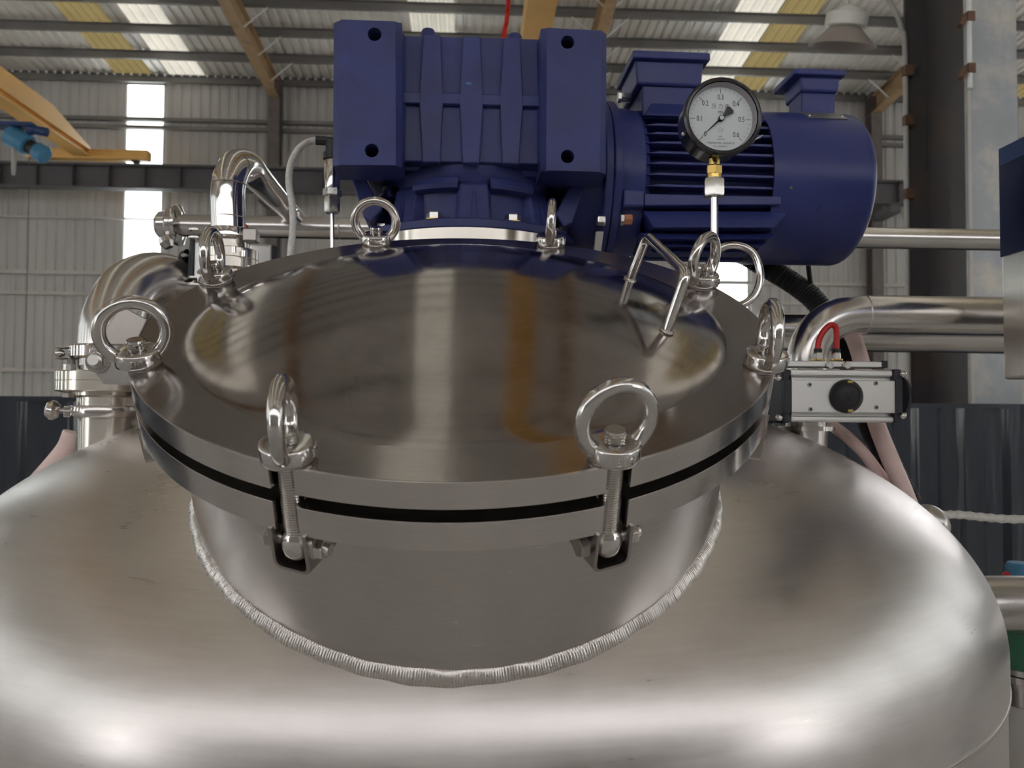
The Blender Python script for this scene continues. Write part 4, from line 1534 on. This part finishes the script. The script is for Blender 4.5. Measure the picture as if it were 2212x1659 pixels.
vc = P(497, 585, UY)
MB().lathe([(0, 88 * ku), (50 * ku, 88 * ku), (52 * ku, 84 * ku), (52 * ku, 70 * ku), (48 * ku, 65 * ku), (0, 65 * ku)], vc, (0, 0, 1), 48).build('clamp_ring', 'polish', vl)
MB().box(P(543, 510, UY - .03), (.026, .03, .026)).build('clamp_lug', 'dark_steel', vl, smooth=0, bevel=.003)
MB().lathe([(0, 66 * ku), (38 * ku, 66 * ku), (38 * ku, 46 * ku), (56 * ku, 44 * ku), (58 * ku, 42 * ku), (58 * ku, 24 * ku), (57 * ku, 23 * ku), (58 * ku, 22 * ku), (58 * ku, 2 * ku), (40 * ku, 0), (40 * ku, -14 * ku), (50 * ku, -16 * ku), (50 * ku, -30 * ku), (34 * ku, -34 * ku), (34 * ku, -130 * ku), (0, -130 * ku)], vc, (0, 0, 1), 56).build('flange_stack', 'turned', vl)
for px, py in ((527, 546), (505, 538), (540, 579), (488, 580)):
    c = P(px, py, UY - .045)
    MB().cyl(c - V((0, 0, .008)), c + V((0, 0, .004)), .0055, 14).build('stack_bolt', 'polish', vl)
# actuator lying behind the stack
va = P(430, 560, UY - .01)
MB().hexa([P(415, 607, UY - .04), P(436, 600, UY - .04), P(436, 600, UY + .1), P(415, 607, UY + .1)],
          [P(418, 508, UY - .04), P(440, 512, UY - .04), P(440, 512, UY + .1), P(418, 508, UY + .1)]).build('actuator_body', 'alu', vl, smooth=0, bevel=.004)
MB().hexa([P(404, 610, UY - .045), P(417, 609, UY - .045), P(417, 609, UY + .1), P(404, 610, UY + .1)],
          [P(410, 516, UY - .045), P(419, 518, UY - .045), P(419, 518, UY + .1), P(410, 516, UY + .1)]).build('end_cap', 'slate', vl, smooth=0, bevel=.004)
MB().lathe([(0, 0), (34 * ku, 0), (30 * ku, 10 * ku), (0, 12 * ku)], P(405, 572, UY + .01), (-1, 0, 0), 32).build('cap_dome', 'slate', vl)
for px, py in ((399, 552), (399, 602), (421, 497), (421, 514), (420, 600), (420, 617)):
    MB().sphere(P(px, py, UY - .05), .0075, 14, 8, squash=.55).build('cap_screw', 'polish', vl)
for py in (499, 516, 602, 617):
    MB().lathe([(0, 0), (.0125, 0), (.0125, .0035), (0, .0035)], P(422, py, UY - .05), (0, 0, 1), 20).build('rod_washer', 'zinc', vl)
MB().hexa([P(536, 575, 1.78), P(586, 585, 1.78), P(586, 585, 1.9), P(536, 575, 1.9)],
          [P(540, 527, 1.78), P(587, 528, 1.78), P(587, 528, 1.9), P(540, 527, 1.9)]).build('actuator_box', 'alu', vl, smooth=0, bevel=.004)
MB().hexa([P(587, 585, 1.77), P(601, 585, 1.77), P(601, 585, 1.9), P(587, 585, 1.9)],
          [P(587, 529, 1.77), P(600, 532, 1.77), P(600, 532, 1.9), P(587, 529, 1.9)]).build('end_cap', 'slate', vl, smooth=0, bevel=.004)
MB().tube(bezier([P(524, 498, 1.72), P(528, 488, 1.72), P(532, 498, 1.72)], 6), .006, 10).build('red_tip', 'red', vl)

# big return bend on the left
EY = 1.5
ke = 1.49 / FPX
eb = thing('large_bend_pipe', P(240, 780, EY), 'large polished steel return bend pipe at the left behind the cover', 'pipe')
path = bezier([P(243, 800, EY), P(243, 745, EY), P(250, 690, EY + .01), P(282, 632, EY + .04), P(338, 608, EY + .09), P(398, 634, EY + .14), P(432, 700, EY + .17), P(438, 800, EY + .18)], 12)
MB().tube(path, 66 * ke, 40).build('bend', 'pipe', eb)

nz = thing('flanged_nozzle', P(232, 960, EY), 'bolted flange and clamp stack on the left tank nozzle', 'flange')
nc = P(234, 905, EY)


def pz(y):
    return (905 - y) * ke


prof = [(60, 985), (60, 902), (66, 901), (68, 897), (68, 882), (66, 878), (62, 877), (62, 860), (72, 856), (72, 850), (100, 848), (102, 846), (102, 827), (101, 826), (102, 825), (102, 808), (100, 806), (60, 805), (60, 780), (0, 780)]
MB().lathe([(r * ke, pz(y)) for r, y in prof], nc, (0, 0, 1), 72).build('flange_stack', 'turned', nz)
MB().lathe([(50 * ke, pz(779)), (75 * ke, pz(779)), (78 * ke, pz(775)), (78 * ke, pz(754)), (75 * ke, pz(750)), (50 * ke, pz(748))], nc, (0, 0, 1), 64).build('pipe_clamp', 'flange', nz)
MB().lathe([(60 * ke, pz(901)), (72 * ke, pz(901)), (74 * ke, pz(898)), (74 * ke, pz(880)), (72 * ke, pz(877)), (60 * ke, pz(877))], nc, (0, 0, 1), 64).build('pipe_clamp', 'flange', nz)
for yy in (751, 774):
    MB().bb(P(117, yy - 3, EY - .03), P(156, yy + 3, EY - .006)).build('clamp_fork', 'cast', nz, smooth=0, bevel=.001)
MB().sphere(P(130, 763, EY - .02), 10 * ke, 16, 10, squash=.85).build('clamp_bolt', 'polish', nz)
MB().bb(P(148, 749, EY - .035), P(172, 778, EY)).build('clamp_lug', 'cast', nz, smooth=0, bevel=.002)
MB().lathe([(0, 0), (12 * ke, 0), (10 * ke, 16 * ke), (0, 17 * ke)], P(150, 778, EY - .02), V((.25, 0, -1)), 8).build('clamp_nut', 'dark_steel', nz, smooth=20)
for px in (150, 300):
    c = P(px, 800, EY - .04)
    bo = MB().cyl(c - V((0, 0, .002)), c + V((0, 0, 12 * ke)), 12 * ke, 20).build('bolt_head', 'zinc', nz)
    c = P(px - 3, 848, EY - .04)
    MB().hexn(c, c - V((0, 0, 10 * ke)), 13 * ke).build('flange_nut', 'zinc', nz, smooth=20)
w0 = P(112, 886, EY - .03)
MB().lathe([(0, -15 * ke), (13 * ke, -14 * ke), (20 * ke, -6 * ke), (21 * ke, 3 * ke), (14 * ke, 12 * ke), (0, 14 * ke)], w0, V((-1, -.6, .25)), 28).build('wing_knob', 'cast', nz)
MB().cyl(w0, P(172, 889, EY - .04), 6 * ke, 14).build('knob_bolt', 'dark_steel', nz)
MB().box(P(150, 889, EY - .03), (.012, .02, .02)).build('knob_lug', 'cast', nz, smooth=0, bevel=.002)
pk = MB().tube(bezier([P(160, 935, 1.75), P(148, 965, 1.75), P(128, 992, 1.75), P(95, 1030, 1.75), P(40, 1090, 1.75)], 8), .022, 12).build('pink_hose', 'pink')
tag(pk, 'pink hose showing behind the left tank nozzle', 'hose')

# ------------------------------------------------------------------ actuated valve on the right
AY = 1.40
ka = 1.44 / FPX
ac = thing('valve_actuator', P(1820, 915, AY), 'silver pneumatic actuator with black round indicator at the right', 'actuator')


def block(name, mat, x0, y0, x1, y1, Y, dep, bevel=.002, par=None):
    a, b = P(x0, y0, Y), P(x1, y1, Y)
    return MB().bb((a.x, Y, b.z), (b.x, Y + dep, a.z)).build(name, mat, par or ac, smooth=25, bevel=bevel)


block('body', 'alu', 1708, 800, 1934, 912, AY + .012, .075)
block('body_lip', 'alu', 1707, 797, 1930, 815, AY, .09, .004)
block('face_panel', 'alu', 1709, 820, 1936, 893, AY - .004, .05, .002)
block('body_lip', 'alu', 1708, 898, 1932, 913, AY, .09, .004)
block('end_cap', 'slate', 1690, 797, 1708, 914, AY - .001, .092, .004)
block('end_cap', 'slate', 1931, 797, 1950, 914, AY - .001, .092, .004)
block('end_plate', 'slate', 1694, 820, 1711, 893, AY - .007, .03, .001)
block('end_plate', 'slate', 1935, 820, 1950, 893, AY - .007, .03, .001)
for px, sg in ((1690, -1), (1940, 1)):
    c = P(px, 856, AY + .045)
    MB().lathe([(0, 0), (46 * ka, 0), (44 * ka, 7 * ka), (30 * ka, 13 * ka), (0, 14 * ka)], c, (sg, 0, 0), 40).build('cap_dome', 'slate', ac)
for px, py in ((1681, 817), (1683, 902), (1950, 808), (1950, 898)):
    MB().sphere(P(px, py, AY - .002), 8 * ka, 14, 8).build('cap_screw', 'polish', ac)
block('solenoid_rail', 'alu', 1692, 779, 1906, 794, AY + .01, .05, .002)
block('rail_end', 'slate', 1906, 779, 1918, 794, AY + .009, .052, .001)
for px, py in ((1749, 831), (1892, 828), (1751, 884), (1893, 880)):
    c = P(px, py, AY - .0045)
    MB().lathe([(2.6 * ka, .0015), (4.6 * ka, .0015), (5.0 * ka, 0), (2.6 * ka, -.001)], c, (0, -1, 0), 20).build('hole_rim', 'plate', ac)
    MB().lathe([(0, .0006), (2.9 * ka, .0006), (2.9 * ka, -.001), (0, -.001)], c, (0, -1, 0), 16).build('hole', 'black', ac)
kc = P(1827, 856, AY - .004)
kb = MB().lathe([(0, 0), (36 * ka, 0), (36.5 * ka, 3 * ka), (33 * ka, 12 * ka), (24 * ka, 19 * ka), (22 * ka, 19.5 * ka), (21 * ka, 18 * ka), (19 * ka, 18.2 * ka), (0, 20 * ka)], kc, (0, -1, 0), 48).build('indicator', 'black', ac)
for rz in (.5, -1.07):
    r3 = Matrix.Rotation(rz, 3, 'Y')
    MB().box(kc + V((3 * ka, -20.2 * ka, 0)), (24 * ka, 2.2 * ka, 2.4 * ka), r3).build('cross_mark', 'slate', kb, smooth=0)
for dz in (29, -30):
    MB().box(kc + V((3 * ka, -14.5 * ka, dz * ka)), (11 * ka, 4 * ka, 8 * ka), Matrix.Rotation(math.radians(38 if dz > 0 else -38), 3, 'X')).build('yellow_arrow', 'yellow', kb, smooth=0, bevel=.0008)
for px in (1791, 1827):
    c = P(px, 789, AY + .008)
    MB().hexn(c, c + V((0, -.008, 0)), 8.5 * ka).build('port_plug', 'zinc', ac, smooth=20)
for px in (1767, 1806):
    c = P(px, 779, AY + .03)
    MB().hexn(c, c + V((0, 0, 17 * ka)), 11 * ka).build('push_fitting', 'zinc', ac, smooth=20)
    MB().cyl(c + V((0, 0, 17 * ka)), c + V((0, 0, 26 * ka)), 9 * ka, 20).build('fitting_collar', 'black', ac)
    MB().lathe([(0, 0), (14 * ka, 0), (14 * ka, 3 * ka), (0, 3 * ka)], c, (0, 0, 1), 20).build('fitting_base', 'brass', ac)
AYt = AY + .03
rt = MB().tube(bezier([P(1766, 758, AYt), P(1769, 735, AYt), P(1780, 714, AYt), P(1794, 702, AYt), P(1804, 706, AYt), P(1807, 722, AYt), P(1806, 758, AYt)], 8), 6.4 * ka, 14).build('red_air_tube', 'red')
tag(rt, 'short red air tube looping between two fittings on the actuator', 'tube')

NY = 1.52
kn = 1.55 / FPX
np2 = thing('elbow_pipe', P(1743, 985, NY), 'polished steel elbow pipe rising behind the actuator and turning right', 'pipe')
pz_ = P(1960, 681, NY).z
a_x = P(1741, 800, NY).x
e_x = P(2190, 684, NY).x
path = fillet([V((a_x, NY, P(1741, 985, NY).z)), V((a_x, NY, pz_)), V((e_x, NY, pz_))], .115, 28)
MB().tube(path, 42.5 * kn, 44).build('tube', 'pipe', np2)
MB().lathe([(42.4 * kn, -2 * kn), (43.4 * kn, 0), (42.4 * kn, 2 * kn)], V((a_x + .113, NY, pz_)), (1, 0, 0), 44).build('weld_ring', 'weld', np2)
MB().lathe([(42 * kn, 0), (58 * kn, 0), (58 * kn, 9 * kn), (42 * kn, 9 * kn)], V((a_x, NY, P(1741, 930, NY).z)), (0, 0, 1), 44, closed=True).build('flange', 'turned', np2)
p2 = MB().cyl(V((P(1640, 715, 1.74).x, 1.74, P(1700, 717, 1.74).z)), V((P(2200, 724, 1.74).x, 1.74, P(2150, 724, 1.74).z)), 41 * 1.77 / FPX, 40).build('level_pipe', 'pipe')
tag(p2, 'second level steel pipe partly hidden below the elbow pipe at right', 'pipe')


def corr_tube(path, r, dr, per):
    """corrugated conduit"""
    out, rr, acc = [path[0]], [r], 0.0
    pts = []
    for i in range(len(path) - 1):
        n_ = max(1, int((path[i + 1] - path[i]).length / (per / 2)))
        for k_ in range(n_):
            pts.append(path[i].lerp(path[i + 1], k_ / n_))
    rr = [r + (dr if i % 2 else -dr) for i in range(len(pts))]
    return MB().tube(pts, rr, 14)


bc_ = corr_tube(bezier([P(1600, 545, 1.80), P(1660, 580, 1.78), P(1715, 613, 1.75), P(1762, 650, 1.72), P(1800, 705, 1.70), P(1838, 790, 1.68), P(1880, 915, 1.62), P(1915, 990, 1.58), P(1965, 1090, 1.55)], 10), .0235, .0012, .0046).build('corrugated_conduit', 'black')
tag(bc_, 'black corrugated conduit sloping down behind the actuator', 'conduit')
bw = MB().tube(bezier([P(1744, 555, 1.70), P(1748, 590, 1.71), P(1753, 625, 1.73)], 8), .0055, 8).build('black_wire', 'black')
tag(bw, 'thin black wire hanging from the motor to the conduit', 'cable')
ph = MB().tube(bezier([P(1812, 706, 1.63), P(1836, 718, 1.63), P(1853, 755, 1.62), P(1870, 820, 1.60), P(1890, 905, 1.55), P(1918, 980, 1.50), P(1948, 1050, 1.48), P(1975, 1120, 1.47)], 10), .0160, 16).build('pink_hose', 'pink')
tag(ph, 'thick pink hose running down behind the actuator at right', 'hose')
ph2 = MB().tube(bezier([P(1790, 915, 1.56), P(1820, 935, 1.56), P(1862, 975, 1.54), P(1900, 1025, 1.52), P(1935, 1080, 1.5)], 10), [.0115] * 41, 14).build('pink_hose', 'pink')
tag(ph2, 'thinner pink hose below the actuator leading down over the tank edge', 'hose')

# ------------------------------------------------------------------ steel cabinet at the right edge
XC = P(2160, 560, 1.42).x
cab = thing('steel_cabinet', V((XC + .2, 1.15, 0)), 'hanging stainless cabinet with dark blue upper side at the right edge', 'cabinet')
Ya, Yb = .80, 1.42
zt_, zm, zb_ = P(2160, 322, 1.42).z, P(2163, 556, 1.42).z, P(2166, 832, 1.42).z
MB().bb((XC + .002, Ya, zb_ + .01), (XC + .40, Yb, zt_)).build('body', 'sheet', cab, smooth=25, bevel=.006)
MB().bb((XC, Ya + .01, zm), (XC + .004, Yb - .001, zt_ - .003)).build('blue_upper_side', 'dark_blue', cab, smooth=0)  # upper part of the side face in dark blue
MB().bb((XC - .0006, Ya + .01, P(2160, 360, 1.42).z), (XC + .003, Yb - .0015, zt_ - .001)).build('navy_band', 'hoistnavy', cab, smooth=0)
MB().lathe([(0, 0), (.05, 0), (.05, .004), (0, .02)], V((XC + .001, 1.28, zb_ + .035)), (-1, 0, 0), 32).build('round_boss', 'sheet', cab)
MB().cyl((XC + .3, 1.1, 0), (XC + .3, 1.1, zb_ + .02), .05, 20).build('post', 'pipe', cab)

# ------------------------------------------------------------------ lower right fittings
sp = thing('branch_pipe', P(2150, 1303, 1.5), 'short thick steel pipe leaving the tank side at lower right', 'pipe')
za = P(2180, 1303, 1.5).z
MB().cyl((.80, 1.5, za), (1.30, 1.5, za), 57 * 1.58 / FPX, 40).build('tube', 'pipe', sp)
gv = thing('green_valve', P(2200, 1470, 1.6), 'green painted valve body below the side pipe at lower right', 'valve')
kg2 = 1.68 / FPX
g0 = P(2218, 1440, 1.6)
MB().lathe([(0, 0), (50 * kg2, 0), (53 * kg2, 4 * kg2), (53 * kg2, 12 * kg2), (51 * kg2, 14 * kg2), (51 * kg2, 76 * kg2), (45 * kg2, 80 * kg2), (0, 80 * kg2)], g0, (0, 0, 1), 40).build('body', 'green', gv)
MB().lathe([(0, 0), (40 * kg2, 0), (40 * kg2, -14 * kg2), (46 * kg2, -16 * kg2), (46 * kg2, -30 * kg2), (36 * kg2, -34 * kg2), (36 * kg2, -80 * kg2), (0, -80 * kg2)], g0, (0, 0, 1), 40).build('ferrule', 'polish', gv)
wv = thing('white_vessel', V((1.30, 1.62, 0)), 'off-white rounded vessel below the green valve at lower right', 'vessel')
MB().lathe([(0, 0), (.28, 0), (.30, .05), (.30, P(2200, 1560, 1.62).z - .05), (.26, P(2200, 1500, 1.62).z), (0, P(2200, 1465, 1.62).z)], V((1.36, 1.62, 0)), (0, 0, 1), 48).build('body', 'whitewash', wv)
lb = thing('cable_boss', P(2030, 1115, 1.32), 'small round steel boss on the tank edge holding the white cable', 'fitting')
MB().sphere(P(2012, 1128, 1.46), .036, 28, 16, axis=(.8, 0, .6), squash=.75).build('boss', 'tank', lb)
wcb = MB().tube(bezier([P(2030, 1112, 1.45), P(2070, 1112, 1.45), P(2120, 1117, 1.44), P(2170, 1121, 1.43), P(2230, 1122, 1.42)], 8), [.0075 + .0008 * math.sin(i * 1.7) for i in range(33)], 12).build('white_cable', 'wrap')
tag(wcb, 'white wrapped cable running right from the tank edge', 'cable')
bl = thing('blue_pump', P(2200, 1250, 2.6), 'small blue pump end with red knob beyond the side pipe', 'pump')
MB().lathe([(0, 0), (.034, 0), (.036, .004), (.036, .05), (.030, .06), (0, .06)], P(2203, 1262, 2.2), (0, 0, 1), 24).build('body', 'hoistblue', bl)
MB().sphere(P(2176, 1245, 2.2), .014, 12, 8).build('knob', 'red', bl)
MB().cyl((P(2203, 1262, 2.2).x, 2.2, 0), P(2203, 1265, 2.2), .03, 16).build('stand', 'hoistnavy', bl)
